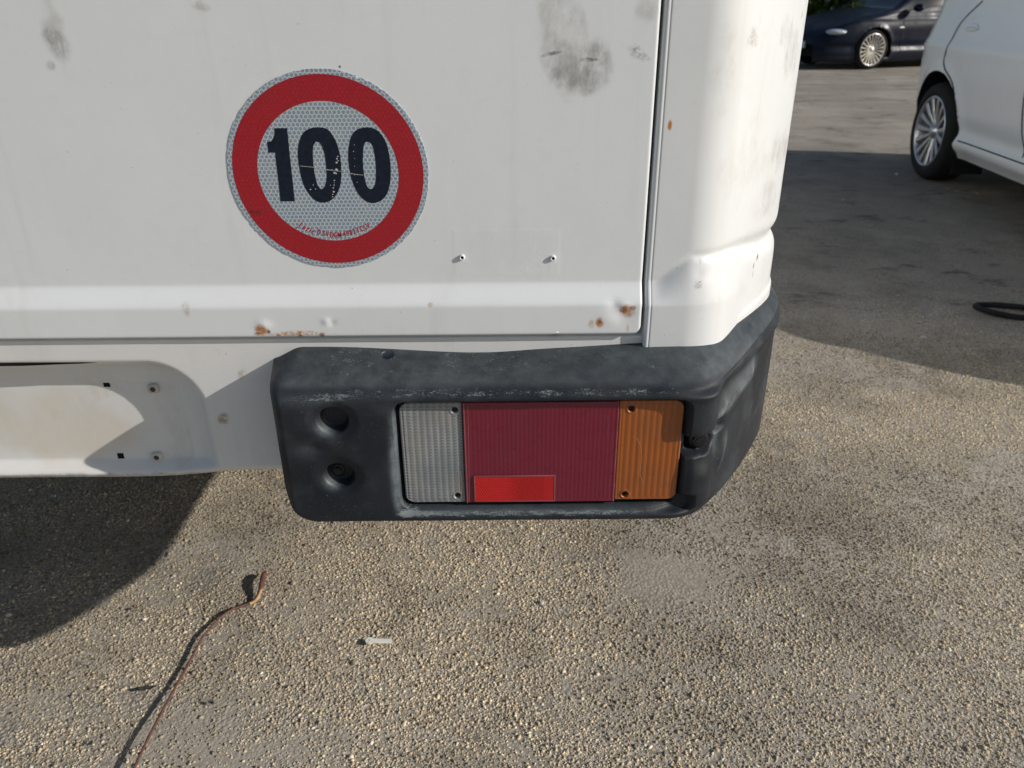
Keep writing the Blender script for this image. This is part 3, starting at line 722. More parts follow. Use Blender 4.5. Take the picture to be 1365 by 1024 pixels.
box('under_van_blocker', -1.1, .0, 1.75, 2.1, .30, .545, M_UNDER, van, bev=.04)  # unseen box added to darken the ground beneath the van
box('rear_axle', -1.25, .18, 2.36, 2.44, .27, .35, M_UNDER, van)
# van wheels
M_TYRE = simple('tyre_rubber', (.018, .018, .019), .8, spec=.3)
M_RIMS = simple('silver_wheel_paint', (.42, .43, .44), .35, metal=.6)
def wheel(parent, x, y, z, rad, wid, rim_r, spokes, axis_sign, mat_rim, lrot=0, cap=(.5, .5, .5), style=0):
    """wheel whose axle is local y; outer face towards -y*axis_sign"""
    wv = empty('wheel', (x, y, z)); wv.parent = parent
    if axis_sign < 0: wv.rotation_euler = (0, 0, math.pi)
    h = wid/2
    V, Fc = lathe_data([(rim_r-.012, -h*.72), (rim_r+.003, -h*.94), (rim_r+.02, -h), (rad-.045, -h*1.0), (rad-.016, -h*.88), (rad-.004, -h*.66), (rad, -h*.3), (rad, h*.3), (rad-.004, h*.66), (rad-.02, h*.9), (rim_r, h*.9), (rim_r-.012, h*.7)], 72)
    pydata('tyre', V, Fc, M_TYRE, wv)
    V, Fc = lathe_data([(rim_r+.001, -h*.90), (rim_r-.004, -h*.97), (rim_r-.013, -h*.93), (rim_r-.020, -h*.72), (rim_r-.035, -h*.3), (rim_r-.04, h*.5)], 64)
    rim = pydata('rim', V, Fc, mat_rim, wv)
    V, Fc = lathe_data([(.001, -h*.15), (rim_r-.03, -h*.15), (rim_r-.03, h*.5)], 48); pydata('brake_disc', V, Fc, M_DARK, wv)
    V, Fc = lathe_data([(.001, -h*.84), (.024, -h*.84), (.030, -h*.80), (.040, -h*.70), (.052, -h*.60), (.055, -h*.3)], 32); pydata('hub_cap', V, Fc, mat_rim, wv)
    sp0 = None
    for k in range(spokes):
        t = 2*math.pi*(k+.5)/spokes+lrot; r0, r1 = .040, rim_r-.014
        w0, w1 = ((.010, .019) if style == 0 else (.005, .012)); tw = .10 if style else 0
        vs = []
        for rr, ww, yy in ((r0, w0, -h*.66), ((r0+r1)/2, (w0+w1)/2, -h*.80), (r1, w1, -h*.90)):
            for sgn, dy in ((-1, .006), (-.55, 0), (.55, 0), (1, .006)):
                a = rr; b = sgn*ww; vs.append((a*math.cos(t)-b*math.sin(t), yy+dy, a*math.sin(t)+b*math.cos(t)))
            vs.append((rr*math.cos(t), yy+.02, rr*math.sin(t)))
        f = []
        for q in range(2):
            for e in range(4): f.append((q*5+e, q*5+(e+1), q*5+5+(e+1), q*5+5+e))
            f.append((q*5+4, q*5, q*5+5, q*5+9))
        pydata('spoke', vs, f, mat_rim, rim, smooth=False)
    return wv
for (x, y, sg) in [(.24, 2.40, 1), (-1.32, 2.40, -1), (.24, 4.6, 1), (-1.32, 4.6, -1)]:
    wv = wheel(van, x, y, .31, .31, .19, .19, 6, 1, M_RIMS); wv.rotation_euler = (0, 0, math.pi/2 if sg > 0 else -math.pi/2)

# ------------------------------------------------------------------ cars
def interp(pts, x): return np.interp(x, [p[0] for p in pts], [p[1] for p in pts])
def sminterp(pts, x):      # smooth (Catmull) profile
    c = catmull(pts, closed=False, n=10); i = np.argsort(c[:, 0], kind='stable'); return np.interp(x, c[i, 0], c[i, 1])
def car(name, label, cat, loc, rz, P, mat, wheel_kw):
    root = empty(name, loc, rz); tag(root, label, cat)
    x0, x1 = P['ends']; xs = np.concatenate([x0+np.array([0, .012, .035]), np.arange(x0+.06, x1-.05, .020), x1-np.array([.035, .012, 0])])
    zt = sminterp(P['top'], xs); zb = np.minimum(sminterp(P['belt'], xs), zt-.01); wb = sminterp(P['half'], xs); zs = interp(P['sill'], xs)
    ns, nb, nr = 32, 10, 8
    rows = ns+nb+nr; V = np.zeros((len(xs), rows, 3)); T = np.zeros((len(xs), rows))
    gh = np.clip((zt-zb)/.45, 0, 1)                      # how tall the greenhouse is here
    wr = wb*(1-.05)-(.20*ss(.15, .9, gh)+.05)*1.0
    for j in range(ns):
        t = j/(ns-1); z = zs+(zb-zs)*t
        # body side section: rocker, tuck, bulge at hip, roll to the belt
        zr = (z-.2)/.8
        wo = -.045*ss(.10, .0, t)+.012*np.exp(-((z-.28)/.045)**2)-.020*np.exp(-((z-.37)/.05)**2)+.018*np.exp(-((z-.70)/.16)**2)-.045*ss(.62, 1.0, t)**1.3+.012*np.exp(-((z-.80)/.03)**2)
        V[:, j] = np.stack([xs, wb+wo, z], -1)
    for j in range(nb):
        t = (j+1)/nb; w_belt = wb-.045
        V[:, ns+j] = np.stack([xs, w_belt+(wr-w_belt)*(t*(.75+.25*t)), zb+(zt-.035*gh-.012-zb)*np.sin(t*math.pi/2)**(1.0)*1.0*(1-.0)*(t**.15)], -1)
    for j in range(nr):
        t = (j+1)/nr; wv_ = wr*(1-t); V[:, ns+nb+j] = np.stack([xs, wv_, (zt-.035*gh-.012)+(.035*gh+.012)*np.sin(t*math.pi/2)], -1)
    # wheel arches: snap the nearest rows to the circle
    keep = np.ones((len(xs)-1, rows-1), bool)
    off, erx, erz = P['arch']
    for ax in P['axles']:
        az_, ra, acx = P['wr'], erz, ax+off
        def rad_(): return np.hypot((V[..., 0]-acx)*erz/erx, V[..., 2]-az_)
        D = rad_(); side = np.zeros_like(D, bool); side[:, :ns] = True
        near = (np.abs(D-ra) < .0185) & side; k = np.where(near, ra/np.maximum(D, 1e-6), 1)
        V[..., 0] = acx+(V[..., 0]-acx)*k; V[..., 2] = az_+(V[..., 2]-az_)*k
        D2 = rad_(); inside = (D2 < ra+.002) & side
        cell = inside[:-1, :-1] & inside[1:, :-1] & inside[:-1, 1:] & inside[1:, 1:]; keep &= ~cell
        lip = side & (D2 > ra-.004); V[..., 1] += np.where(lip, .014*np.exp(-((D2-ra)/.04)**2), 0)
    cxs = (xs[:-1]+xs[1:])/2; jj = np.arange(rows-1)
    CX_, JJ = np.meshgrid(cxs, jj, indexing='ij'); zc_ = (V[:-1, :-1, 2]+V[1:, 1:, 2])/2
    part = np.zeros_like(keep, int)
    for wi, (a, b, sl_a, sl_b) in enumerate(P['windows']):
        hgt = (JJ-ns)/nb
        part[(JJ >= ns) & (JJ < ns+nb-2) & (CX_ > a+sl_a*hgt) & (CX_ < b+sl_b*hgt)] = 1
    for a, b in P['screens']: part[(JJ >= ns+nb) & (CX_ > a) & (CX_ < b)] = 2
    idx = np.arange(len(xs)*rows).reshape(len(xs), rows)
    q = np.stack([idx[:-1, :-1], idx[1:, :-1], idx[1:, 1:], idx[:-1, 1:]], -1)
    VV = V.reshape(-1, 3)
    # shared smooth normals so that parts meet without a shading seam
    du = np.gradient(V, axis=0); dv = np.gradient(V, axis=1); N = np.cross(dv, du); N /= np.maximum(np.linalg.norm(N, axis=-1, keepdims=True), 1e-9); ctr = V-np.array([0, 0, .55]); ctr[..., 0] *= .05; N = np.where((N*ctr).sum(-1, keepdims=True) < 0, -N, N); NN = N.reshape(-1, 3)
    def build(nm, sel, m, parent, sides=(1, -1), join=True):
        Vs, Qs, Ns, k = [], [], [], 0; out = []
        for sgn in sides:
            qq = q[sel]
            if len(qq) == 0: return []
            used, inv = np.unique(qq, return_inverse=True); inv = inv.reshape(qq.shape)
            v = VV[used].copy(); n_ = NN[used].copy()
            if sgn < 0: v[:, 1] *= -1; n_[:, 1] *= -1
            else: inv = inv[:, ::-1]
            if not join: Vs, Qs, Ns, k = [], [], [], 0
            Vs.append(v); Qs.append(inv+k); Ns.append(n_); k += len(v)
            if not join:
                me = np_mesh(nm, v, inv); me.normals_split_custom_set_from_vertices(n_.tolist()) if len(me.vertices) == len(n_) else None; out.append(link(nm, me, m, parent))
        if join:
            Vn = np.concatenate(Vs); me = np_mesh(nm, Vn, np.concatenate(Qs)); Nn = np.concatenate(Ns)
            if len(me.vertices) == len(Nn): me.normals_split_custom_set_from_vertices(Nn.tolist())
            out.append(link(nm, me, m, parent))
        return out
    # doors as cells between two seam lines
    doorsel = []
    for (fa, fb) in P['doors']:
        xa = np.interp(zc_, [p[1] for p in fa], [p[0] for p in fa]); xb = np.interp(zc_, [p[1] for p in fb], [p[0] for p in fb])
        sel = keep & (part == 0) & (JJ < ns-1) & (CX_ > xa) & (CX_ < xb) & (zc_ > P['door_z']); part[sel] = 5+len(doorsel); doorsel.append(sel)
    body = build('body', keep & (part == 0), mat, root)[0]
    doors = []
    for sel in doorsel: doors.append(build('door', sel, mat, root, join=False))
    for wi, (a, b, sa, sb) in enumerate(P['windows']):
        hgt = (JJ-ns)/nb; build('side_window', keep & (part == 1) & (CX_ > a+sa*hgt-.001) & (CX_ < b+sb*hgt+.001), M_GLASSD, root, join=False)
    for a, b in P['screens']: build('windscreen' if a > 0.8 else 'rear_window', keep & (part == 2) & (CX_ > a) & (CX_ < b), M_GLASSD, root)
    # seams: thin dark grooves laid on the side, found by sampling the surface
    def surf_y(x, z):
        i = int(np.clip(np.searchsorted(xs, x), 1, len(xs)-1)); return float(np.interp(z, V[i, :ns, 2], V[i, :ns, 1])) if z < V[i, ns-1, 2] else float(np.interp(z, V[i, ns-1:ns+nb, 2], V[i, ns-1:ns+nb, 1]))
    for ln in P['seams']:
        c = catmull([(a, b) for a, b in ln], closed=False, n=6)
        for sg in (1, -1): tube('door_seam', [(a, sg*(surf_y(a, b)+.0005), b) for a, b in c], .0042, M_DARK, body, 5)
    # wheel wells, underside
    for ax in P['axles']:
        for sg in (1, -1):
            off, erx, erz = P['arch']; Vw = []; Fw = []; n = 28
            for i in range(n+1):
                t = math.pi*(-.12+1.24*i/n)
                wx = ax+off+(erx+.004)*math.cos(t); wz = P['wr']+(erz+.004)*math.sin(t); yo = surf_y(wx, max(wz, .30))-.004
                for yy in (yo, yo-.24): Vw.append((wx, sg*yy, wz))
            for i in range(n): Fw.append((2*i, 2*i+1, 2*i+3, 2*i+2))
            pydata('wheel_well', Vw, Fw, M_UNDER, root)
    box('underbody', x0+.25, x1-.25, -(wb.max()-.20), wb.max()-.20, .19, .42, M_UNDER, root)
    box('underbody', P['axles'][0]+.42, P['axles'][1]-.36, -(wb.max()-.06), wb.max()-.06, .20, .40, M_UNDER, root)
    for ax in P['axles']:
        for sg in (1, -1): wheel(root, ax, -sg*(P['track']-wheel_kw['wid']/2), P['wr'], P['wr'], axis_sign=sg, **wheel_kw)
    return root, surf_y, doors, body
def shell(name, pts, r, mat, parent):      # squashed ellipsoid
    bm = bmesh.new(); bmesh.ops.create_uvsphere(bm, u_segments=20, v_segments=12, radius=1)
    for v in bm.verts: v.co = (pts[0]+v.co.x*r[0], pts[1]+v.co.y*r[1], pts[2]+v.co.z*r[2])
    me = bpy.data.meshes.new(name); bm.to_mesh(me); bm.free(); me.shade_smooth(); return link(name, me, mat, parent)

def car_paint(name, col, rough=.18, dirt=.12, dcol=(.35, .33, .30), coat=.6):
    s = NT(name); p = s.tc.outputs['Object']; n = s.noise(p, 3, 5, .65); sp = s.n('SeparateXYZ'); s.put(sp.inputs[0], p)
    c = s.mix(s.math('MULTIPLY', s.ramp(n, .40, .75), dirt), col, dcol)
    c = s.mix(s.math('MULTIPLY', s.ramp(s.math('ADD', sp.outputs[2], s.math('MULTIPLY', n, .2)), .50, .25), .30), c, dcol)
    s.set(Base_Color=c, Roughness=s.ramp(n, .3, .7, rough, rough*1.8)); s.b.inputs['Coat Weight'].default_value = coat; s.b.inputs['Coat Roughness'].default_value = .08
    if coat == 0: s.b.inputs['Specular IOR Level'].default_value = .22
    return s.m
M_WCAR = car_paint('white_car_paint', (.82, .84, .85), .3, .08, (.5, .49, .46))
M_DCAR = car_paint('dark_blue_car_paint', (.003, .007, .019), .30, .06, (.03, .03, .035), coat=0)
M_ALLOY = simple('silver_alloy', (.55, .56, .58), .28, metal=.75)
M_ALLOYB = simple('bright_polished_alloy', (.80, .79, .76), .22, metal=.7)
M_LAMPG = simple('headlamp_glass', (.40, .46, .52), .12, coat=1)
# white hatchback: local x = forward. wheel contact of the near rear wheel measured at (2.757, 5.085)
a9 = R(4.5); dv_ = np.array([-math.sin(a9), -math.cos(a9)]); lf = np.array([math.cos(a9), -math.sin(a9)])
HALF = .815
org = np.array([2.690, 5.160])+dv_*(-.015)+lf*HALF          # origin: middle of the rear axle
hatch = dict(ends=(-.70, 3.50), wr=.300, arch=(.055, .412, .368), track=HALF, axles=(0.0, 2.50),
    top=[(-.70, .62), (-.69, .85), (-.64, 1.02), (-.45, 1.34), (-.25, 1.44), (.3, 1.49), (1.0, 1.49), (1.5, 1.42), (2.0, 1.22), (2.45, 1.02), (2.7, .93), (3.1, .80), (3.40, .66), (3.50, .48)],
    belt=[(-.70, .60), (-.66, .90), (-.45, 1.07), (0, 1.10), (.5, 1.07), (1.3, 1.02), (2.2, .96), (2.6, .88), (3.0, .76), (3.4, .60), (3.50, .45)],
    half=[(-.70, .55), (-.62, .66), (-.45, .745), (-.2, .80), (.1, .825), (.6, .838), (1.5, .84), (2.3, .83), (2.8, .78), (3.2, .70), (3.50, .48)],
    sill=[(-.70, .34), (-.4, .28), (.35, .215), (2.1, .205), (2.9, .22), (3.50, .24)],
    windows=[(-.15, .28, -.10, -.16), (.36, 1.22, -.02, -.02), (1.30, 2.12, 0, -.62)], screens=[(-.62, -.36), (1.55, 2.36)],
    doors=[([(.40, .30), (.34, .56), (.24, .645), (.075, .74), (.09, .79), (.11, .92), (.30, 1.09)], [(1.15, .30), (1.11, .6), (1.08, 1.1)]),
           ([(1.17, .30), (1.13, .6), (1.10, 1.1)], [(2.14, .30), (2.12, .6), (2.08, 1.1)])],
    seams=[[(.355, .553), (.30, .610), (.24, .645), (.12, .695), (.072, .740), (.089, .786), (.112, .924), (.18, .99), (.284, 1.052)],
           [(1.19, .34), (1.15, .45), (1.11, .58), (1.09, .85), (1.08, 1.0)], [(2.16, .33), (2.13, .6), (2.09, .95)]], door_z=.33)
wc, wsurf, wdoors, wbody = car('parked_car', 'white hatchback parked on the right, facing the camera, partly out of frame', 'car', (org[0], org[1], 0), math.atan2(dv_[1], dv_[0]), hatch, M_WCAR,
    dict(wid=.225, rim_r=.216, spokes=15, mat_rim=M_ALLOY))
def on_side(surf, x, z, sg=-1, off=.002): return (x, sg*(surf(x, z)+off), z)
# handle cup and bar on each near door, sill strip line, rub line
M_WSH = simple('grey_white_cup', (.42, .43, .43), .4)
for dr, hx_ in zip(wdoors, (.31, 1.32)):
    for sg, dd in zip((1, -1), dr):
        p_ = on_side(wsurf, hx_, .905, sg, .000); cup = shell('door_handle', p_, (.075, .006, .032), M_WCAR, dd)
        q_ = on_side(wsurf, hx_, .909, sg, .012); shell('handle_bar', q_, (.07, .012, .011), M_WCAR, cup)
for sg in (1, -1):
    tube('sill_line', [on_side(wsurf, x, .318, sg, .001) for x in np.arange(.50, 2.05, .1)], .004, M_DARK, wbody, 5)
    shell('door_mirror', (2.02, sg*.93, 1.03), (.08, .11, .07), M_WCAR, wbody)
    shell('headlight', (3.02, sg*.62, .70), (.22, .16, .09), M_LAMPG, wbody); shell('tail_light', (-.60, sg*.52, .90), (.05, .08, .15), simple('red_tail_light', (.35, .01, .01), .15, coat=1), wbody)
box('number_plate', 3.485, 3.512, -.26, .26, .36, .47, simple('plate_white', (.7, .7, .68), .4), wbody)
# dark panel added by the near tyre for the dark corner under the sill
box('added_dark_panel', .36, .372, -.78, -.60, .10, .27, M_UNDER, wbody)

# dark saloon in the background, nose to the left
gx, gy = on_ground(1159, 93); al = R(18); hd = np.array([-math.cos(al), -math.sin(al)]); lft = np.array([-hd[1], hd[0]])     # left of heading faces the camera
SCL = 1.0; HD = .86
saloon = dict(ends=(-.95, 3.55), wr=.318, arch=(.0, .362, .356), track=HD, axles=(0.0, 2.60),
    top=[(-.95, .62), (-.93, .90), (-.75, .99), (-.35, 1.04), (-.05, 1.20), (.35, 1.36), (.9, 1.42), (1.35, 1.39), (1.75, 1.22), (2.15, .99), (2.4, .925), (2.8, .84), (3.25, .70), (3.48, .56), (3.55, .42)],
    belt=[(-.95, .60), (-.90, .84), (-.5, .95), (0, .97), (.8, .945), (1.7, .91), (2.3, .87), (2.8, .78), (3.25, .64), (3.55, .40)],
    half=[(-.95, .60), (-.85, .72), (-.6, .81), (0, .86), (.8, .875), (2.0, .875), (2.7, .855), (3.1, .79), (3.4, .66), (3.55, .50)],
    sill=[(-.95, .26), (-.4, .18), (.35, .14), (2.2, .13), (3.0, .12), (3.55, .12)],
    windows=[(-.02, .30, .28, .02), (.34, 1.05, .02, 0), (1.12, 2.0, 0, -.58)], screens=[(-.30, .30), (1.48, 2.22)],
    doors=[([(.48, .28), (.42, .6), (.25, .95)], [(1.08, .28), (1.08, 1.0)]), ([(1.09, .28), (1.09, 1.0)], [(2.03, .28), (2.08, .6), (2.02, .92)])],
    seams=[[(.48, .28), (.42, .6), (.25, .93)], [(1.09, .28), (1.09, .93)], [(2.04, .28), (2.09, .6), (2.04, .88)]], door_z=.26)
fw_pos = np.array([gx, gy])                                  # contact of the near front wheel's outer face
o2 = fw_pos-lft*HD*SCL-hd*2.60*SCL
dc, dsurf, ddoors, dbody = car('parked_car', 'dark blue saloon parked in the background before the oleander hedge', 'car', (o2[0], o2[1], 0), math.atan2(hd[1], hd[0]), saloon, M_DCAR,
    dict(wid=.21, rim_r=.256, spokes=20, mat_rim=M_ALLOYB, style=1))
dc.scale = (SCL,)*3
for sg in (1, -1):
    shell('door_mirror', (1.90, sg*.97, .96), (.07, .10, .065), M_DCAR, dbody)
    shell('headlight', (3.22, sg*.62, .60), (.19, .17, .055), M_LAMPG, dbody)
    shell('side_repeater', on_side(dsurf, 2.10, .66, sg, 0), (.055, .006, .013), simple('pale_repeater', (.75, .72, .62), .3), dbody)
    tube('sill_strip', [on_side(dsurf, x, .30, sg, .004) for x in np.arange(.45, 2.15, .1)], .006, simple('grey_strip', (.10, .11, .13), .4), dbody, 6)
    shell('fog_light', (3.46, sg*.48, .34), (.06, .09, .04), M_LAMPG, dbody)
box('number_plate', 3.54, 3.57, -.26, .26, .34, .45, simple('plate_pale', (.6, .62, .64), .4), dbody)
# white car interior darkness is behind opaque dark glass; nothing else to build

# ------------------------------------------------------------------ ground
DUST = [(880, 765, .13), (235, 985, .13), (395, 815, .06), (385, 1000, .07), (300, 850, .05), (60, 940, .06)]
def ground_mat():
    s = NT('gravelly_asphalt'); p = s.tc.outputs['Object']
    n1 = s.noise(p, .55, 5, .6); n2 = s.noise(p, 3.0, 5, .6); n3 = s.noise(p, 26, 4, .65); n4 = s.noise(p, 180, 3, .7)
    vo_ = s.n('TexVoronoi'); s.put(vo_.inputs['Vector'], p); vo_.inputs['Scale'].default_value = 150
    vd = vo_.outputs['Distance']; hsv = s.n('SeparateColor'); s.put(hsv.inputs[0], vo_.outputs['Color'])
    stone = s.mix(hsv.outputs[0], (.35, .31, .25), (.62, .55, .45)); stone = s.mix(s.ramp(hsv.outputs[1], .88, .93), stone, (.55, .52, .46))
    binder_shade = s.mix(s.ramp(n3, .35, .7), (.21, .185, .145), (.42, .37, .295))
    c = s.mix(s.ramp(vd, .50, .72), stone, binder_shade)  # gaps between stones: dark binder with crevice shade put into the colour
    dust = s.mix(n4, (.40, .36, .30), (.52, .475, .40))
    c = s.mix(s.ramp(n2, .45, .62, .15, .75), c, dust)
    c = s.mix(s.ramp(n1, .38, .62, 0, .45), c, s.mix(n4, (.20, .18, .15), (.28, .25, .21)))
    c = s.mix(s.ramp(s.noise(p, 2.1, 5, .65), .50, .66, 0, .45), c, (.16, .14, .115))
    dm = 0.0
    for (px, py, rr) in DUST:
        gx_, gy_ = on_ground(px, py); wv_ = s.vmath('MULTIPLY', s.vmath('SUBTRACT', s.noise(p, 16, 3, col=True), (.5, .5, .5)), (rr*.9, rr*.9, 0))
        dd = s.vmath('LENGTH', s.vmath('MULTIPLY', s.vmath('SUBTRACT', s.vmath('ADD', p, wv_), (gx_, gy_, 0)), (1/rr, 1.25/rr, 0)), out=1)
        dm = s.math('MAXIMUM', dm, s.math('MULTIPLY', s.ramp(dd, 1.3, .2), .6))
        c = s.mix(s.math('MULTIPLY', s.ramp(dd, 1.3, .1), .42), c, s.mix(n4, (.40, .355, .29), (.50, .45, .375)))
    # oil-dark patches on the yard further out
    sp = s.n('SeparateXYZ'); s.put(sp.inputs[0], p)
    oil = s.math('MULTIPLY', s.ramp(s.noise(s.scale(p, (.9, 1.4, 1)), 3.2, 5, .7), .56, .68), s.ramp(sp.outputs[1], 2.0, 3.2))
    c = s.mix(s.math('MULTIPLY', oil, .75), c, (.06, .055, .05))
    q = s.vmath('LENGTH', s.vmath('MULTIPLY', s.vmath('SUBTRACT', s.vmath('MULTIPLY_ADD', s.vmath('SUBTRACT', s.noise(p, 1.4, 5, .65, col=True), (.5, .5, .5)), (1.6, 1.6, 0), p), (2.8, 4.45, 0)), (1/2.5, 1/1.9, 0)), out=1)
    shade_patch = s.math('MULTIPLY', s.ramp(q, 1.25, .75), s.ramp(s.noise(p, 5, 5, .7), .25, .6, .55, 1.0))
    c = s.mix(s.math('MULTIPLY', shade_patch, .48), c, (.085, .085, .088))  # dark patch in the ground colour deepens the white car's shadow
    w1 = s.ramp(s.noise(s.scale(p, (.5, 1.6, 1)), 1.1, 4, .6), .42, .62)
    c = s.mix(s.math('MULTIPLY', s.math('MULTIPLY', w1, s.ramp(sp.outputs[1], 6, 8)), .35), c, (.22, .19, .165))
    h = s.math('ADD', s.math('MULTIPLY', s.ramp(vd, .75, .2), 1.0), s.math('MULTIPLY', n4, .6))
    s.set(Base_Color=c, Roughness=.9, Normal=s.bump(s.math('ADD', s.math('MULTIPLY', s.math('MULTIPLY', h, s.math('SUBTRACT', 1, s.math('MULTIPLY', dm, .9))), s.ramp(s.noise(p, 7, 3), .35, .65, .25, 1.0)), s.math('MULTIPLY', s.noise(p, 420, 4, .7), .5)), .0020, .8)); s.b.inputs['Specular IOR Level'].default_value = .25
    return s.m
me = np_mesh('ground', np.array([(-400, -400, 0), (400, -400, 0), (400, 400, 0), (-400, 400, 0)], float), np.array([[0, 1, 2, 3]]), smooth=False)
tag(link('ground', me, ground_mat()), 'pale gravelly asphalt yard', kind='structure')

def gravel():
    sp = .0045; ys = np.arange(.66, 3.0, sp*.9); rows = []
    for y in ys:
        hw = .70*(.9*y+.50)+.12; xl = -hw if y < 1.75 else -.05+.0*y; xr = hw+.04
        rows.append(np.stack([np.arange(xl, xr, sp*(1 if y < 2.1 else 1.35)), np.full(len(np.arange(xl, xr, sp*(1 if y < 2.1 else 1.35))), y)], -1))
    P = np.concatenate(rows); P = P+RNG.uniform(-.5, .5, P.shape)*sp*1.7
    dens = fbm(P[:, 0], P[:, 1], 3.2, 4, 77); fine = fbm(P[:, 0], P[:, 1], 22, 3, 99)
    bald = np.zeros(len(P))
    for (px, py, rr) in DUST:
        gx_, gy_ = on_ground(px, py); wob = .6*(fbm(P[:, 0], P[:, 1], 14, 3, 31)-.5); bald = np.maximum(bald, np.clip(np.exp(-(((P[:, 0]-gx_)/rr)**2+((P[:, 1]-gy_)/(rr*.8))**2))+wob*(np.hypot(P[:, 0]-gx_, P[:, 1]-gy_) < rr*1.3), 0, 1))
    pr = np.clip(.96-ss(.50, .66, dens)*.62-bald*.62-ss(2.15, 3.0, P[:, 1])*.95-ss(.52, .68, fine)*.6, .0, 1)
    kp = RNG.random(len(P)) < pr; P = P[kp]; bk = bald[kp]
    n = len(P); k = 4
    sz = np.clip(.0021*np.exp(RNG.normal(0, .34, n)), .0010, .0052); sz[RNG.random(n) < .006] *= 1.4
    th0 = RNG.uniform(0, 6.283, n); asp = RNG.uniform(.48, 1.0, n); hgt = sz*RNG.uniform(.18, .72, n)
    ang = th0[:, None]+np.arange(k)[None, :]*2*np.pi/k+RNG.uniform(-.42, .42, (n, k))
    r1 = sz[:, None]*RNG.uniform(.82, 1.15, (n, k)); r2 = r1*RNG.uniform(.55, .92, (n, k)); rot = RNG.uniform(0, 6.283, n)
    def ring(r, z):
        x = r*np.cos(ang); y = r*np.sin(ang)*asp[:, None]; c, s_ = np.cos(rot)[:, None], np.sin(rot)[:, None]
        return np.stack([P[:, 0:1]+x*c-y*s_, P[:, 1:2]+x*s_+y*c, z], -1)
    zl = np.full((n, k), -.0004); tx = RNG.uniform(-.42, .42, (n, 2))
    b = ring(r1, zl); t = ring(r2, np.zeros((n, k)))
    t[..., 2] = hgt[:, None]*RNG.uniform(.8, 1.1, (n, k))+(t[..., 0]-P[:, 0:1])*tx[:, 0:1]+(t[..., 1]-P[:, 1:2])*tx[:, 1:2]
    V = np.concatenate([b, t], 1).reshape(-1, 3)
    base = (np.arange(n)*2*k)[:, None]; Q = []
    quads = []
    for i in range(k):
        j = (i+1) % k; quads.append(np.stack([base[:, 0]+i, base[:, 0]+j, base[:, 0]+k+j, base[:, 0]+k+i], -1))
    quads.append(np.stack([base[:, 0]+k, base[:, 0]+k+1, base[:, 0]+k+2, base[:, 0]+k+3], -1))
    Qs = np.concatenate(quads)
    me = np_mesh('gravel', V, Qs, smooth=False)
    pal = np.array([(.42, .375, .305), (.48, .435, .355), (.36, .325, .27), (.40, .37, .32), (.29, .26, .22), (.56, .52, .44), (.44, .36, .27), (.17, .155, .14), (.66, .64, .59)])
    ci = RNG.choice(len(pal), n, p=[.20, .16, .17, .14, .12, .06, .05, .08, .02]); col = np.minimum(pal[ci]*RNG.uniform(1.1, 1.75, (n, 1)), .8)
    st1 = ss(.47, .66, fbm(P[:, 0], P[:, 1], 2.1, 5, 55)); st2 = ss(.50, .66, fbm(P[:, 0]+9, P[:, 1], 6.5, 4, 61)); lt = ss(.50, .68, fbm(P[:, 0], P[:, 1]+5, 1.5, 4, 71))
    col = col*(1-.42*st1)[:, None]*(1-.30*st2)[:, None]*(1+.18*lt)[:, None]*np.array([1.08, .99, .83])
    lum = col.mean(1, keepdims=True); col = np.where(bk[:, None] > .15, col*(1-bk[:, None]*.4)+np.array([.46, .41, .34])*bk[:, None]*.4, col)
    ca = me.color_attributes.new('stone_colour', 'FLOAT_COLOR', 'POINT'); cc = np.ones((n, 2*k, 4), np.float32); cc[..., :3] = col[:, None, :]
    if len(me.vertices) == n*2*k: ca.data.foreach_set('color', cc.ravel())
    s = NT('loose_stone'); at = s.n('Attribute', attribute_name='stone_colour'); nn = s.noise(s.tc.outputs['Object'], 700, 2)
    s.set(Base_Color=s.mix(s.ramp(nn, .35, .65, 0, .35), at.outputs['Color'], s.mix(1, at.outputs['Color'], (.72, .70, .67), 'MULTIPLY')), Roughness=.85)
    s.b.inputs['Specular IOR Level'].default_value = .25
    tag(link('gravel', me, s.m), 'small pale angular stones bedded in the yard surface', 'gravel', kind='stuff')
    print('gravel stones', n)
gravel()

# ------------------------------------------------------------------ small litter
def G(px, py, z=0.0): x, y = on_ground(px, py, z); return (x, y, z)
M_BARK = simple('dry_brown_stem', (.13, .058, .042), .7, nsc=300, var=.4); M_TAN = simple('pale_tan_bark', (.48, .30, .14), .7, nsc=300, var=.3)
stem_px = [(172, 1040, .016), (190, 1000, .016), (207, 966, .014), (225, 932, .010), (243, 900, .007), (256, 876, .007), (270, 850, .008), (288, 829, .007), (305, 815, .006), (322, 808, .004), (338, 802, .004), (346, 790, .010), (349, 778, .015), (351, 768, .016), (355, 763, .012)]
_old = [(172, 1040, .016), (190, 1000, .018), (207, 966, .018), (225, 932, .017), (243, 900, .017), (256, 876, .019), (270, 850, .019), (288, 829, .016), (305, 815, .010), (322, 808, .005), (338, 802, .003), (346, 790, .008), (349, 778, .018), (351, 768, .022), (357, 762, .026)]
pts = catmull([G(a, b, z+.002) for a, b, z in stem_px], closed=False, n=5)
nstem = len(pts); rad = [.0024+.0014*ss(.62, .72, i/nstem)+.0018*ss(.72, .86, i/nstem)-.0030*ss(.94, 1, i/nstem) for i in range(nstem)]
stem = tube('dry_vine', pts, rad, M_BARK); tag(stem, 'thin reddish dry vine stem curving over the gravel at lower left', 'stem')
tube('peeled_bark', [(p[0]+.0016, p[1]-.0012, p[2]+.0010) for p in pts[int(nstem*.68):]], [.0028]*len(pts[int(nstem*.68):]), M_TAN, stem)
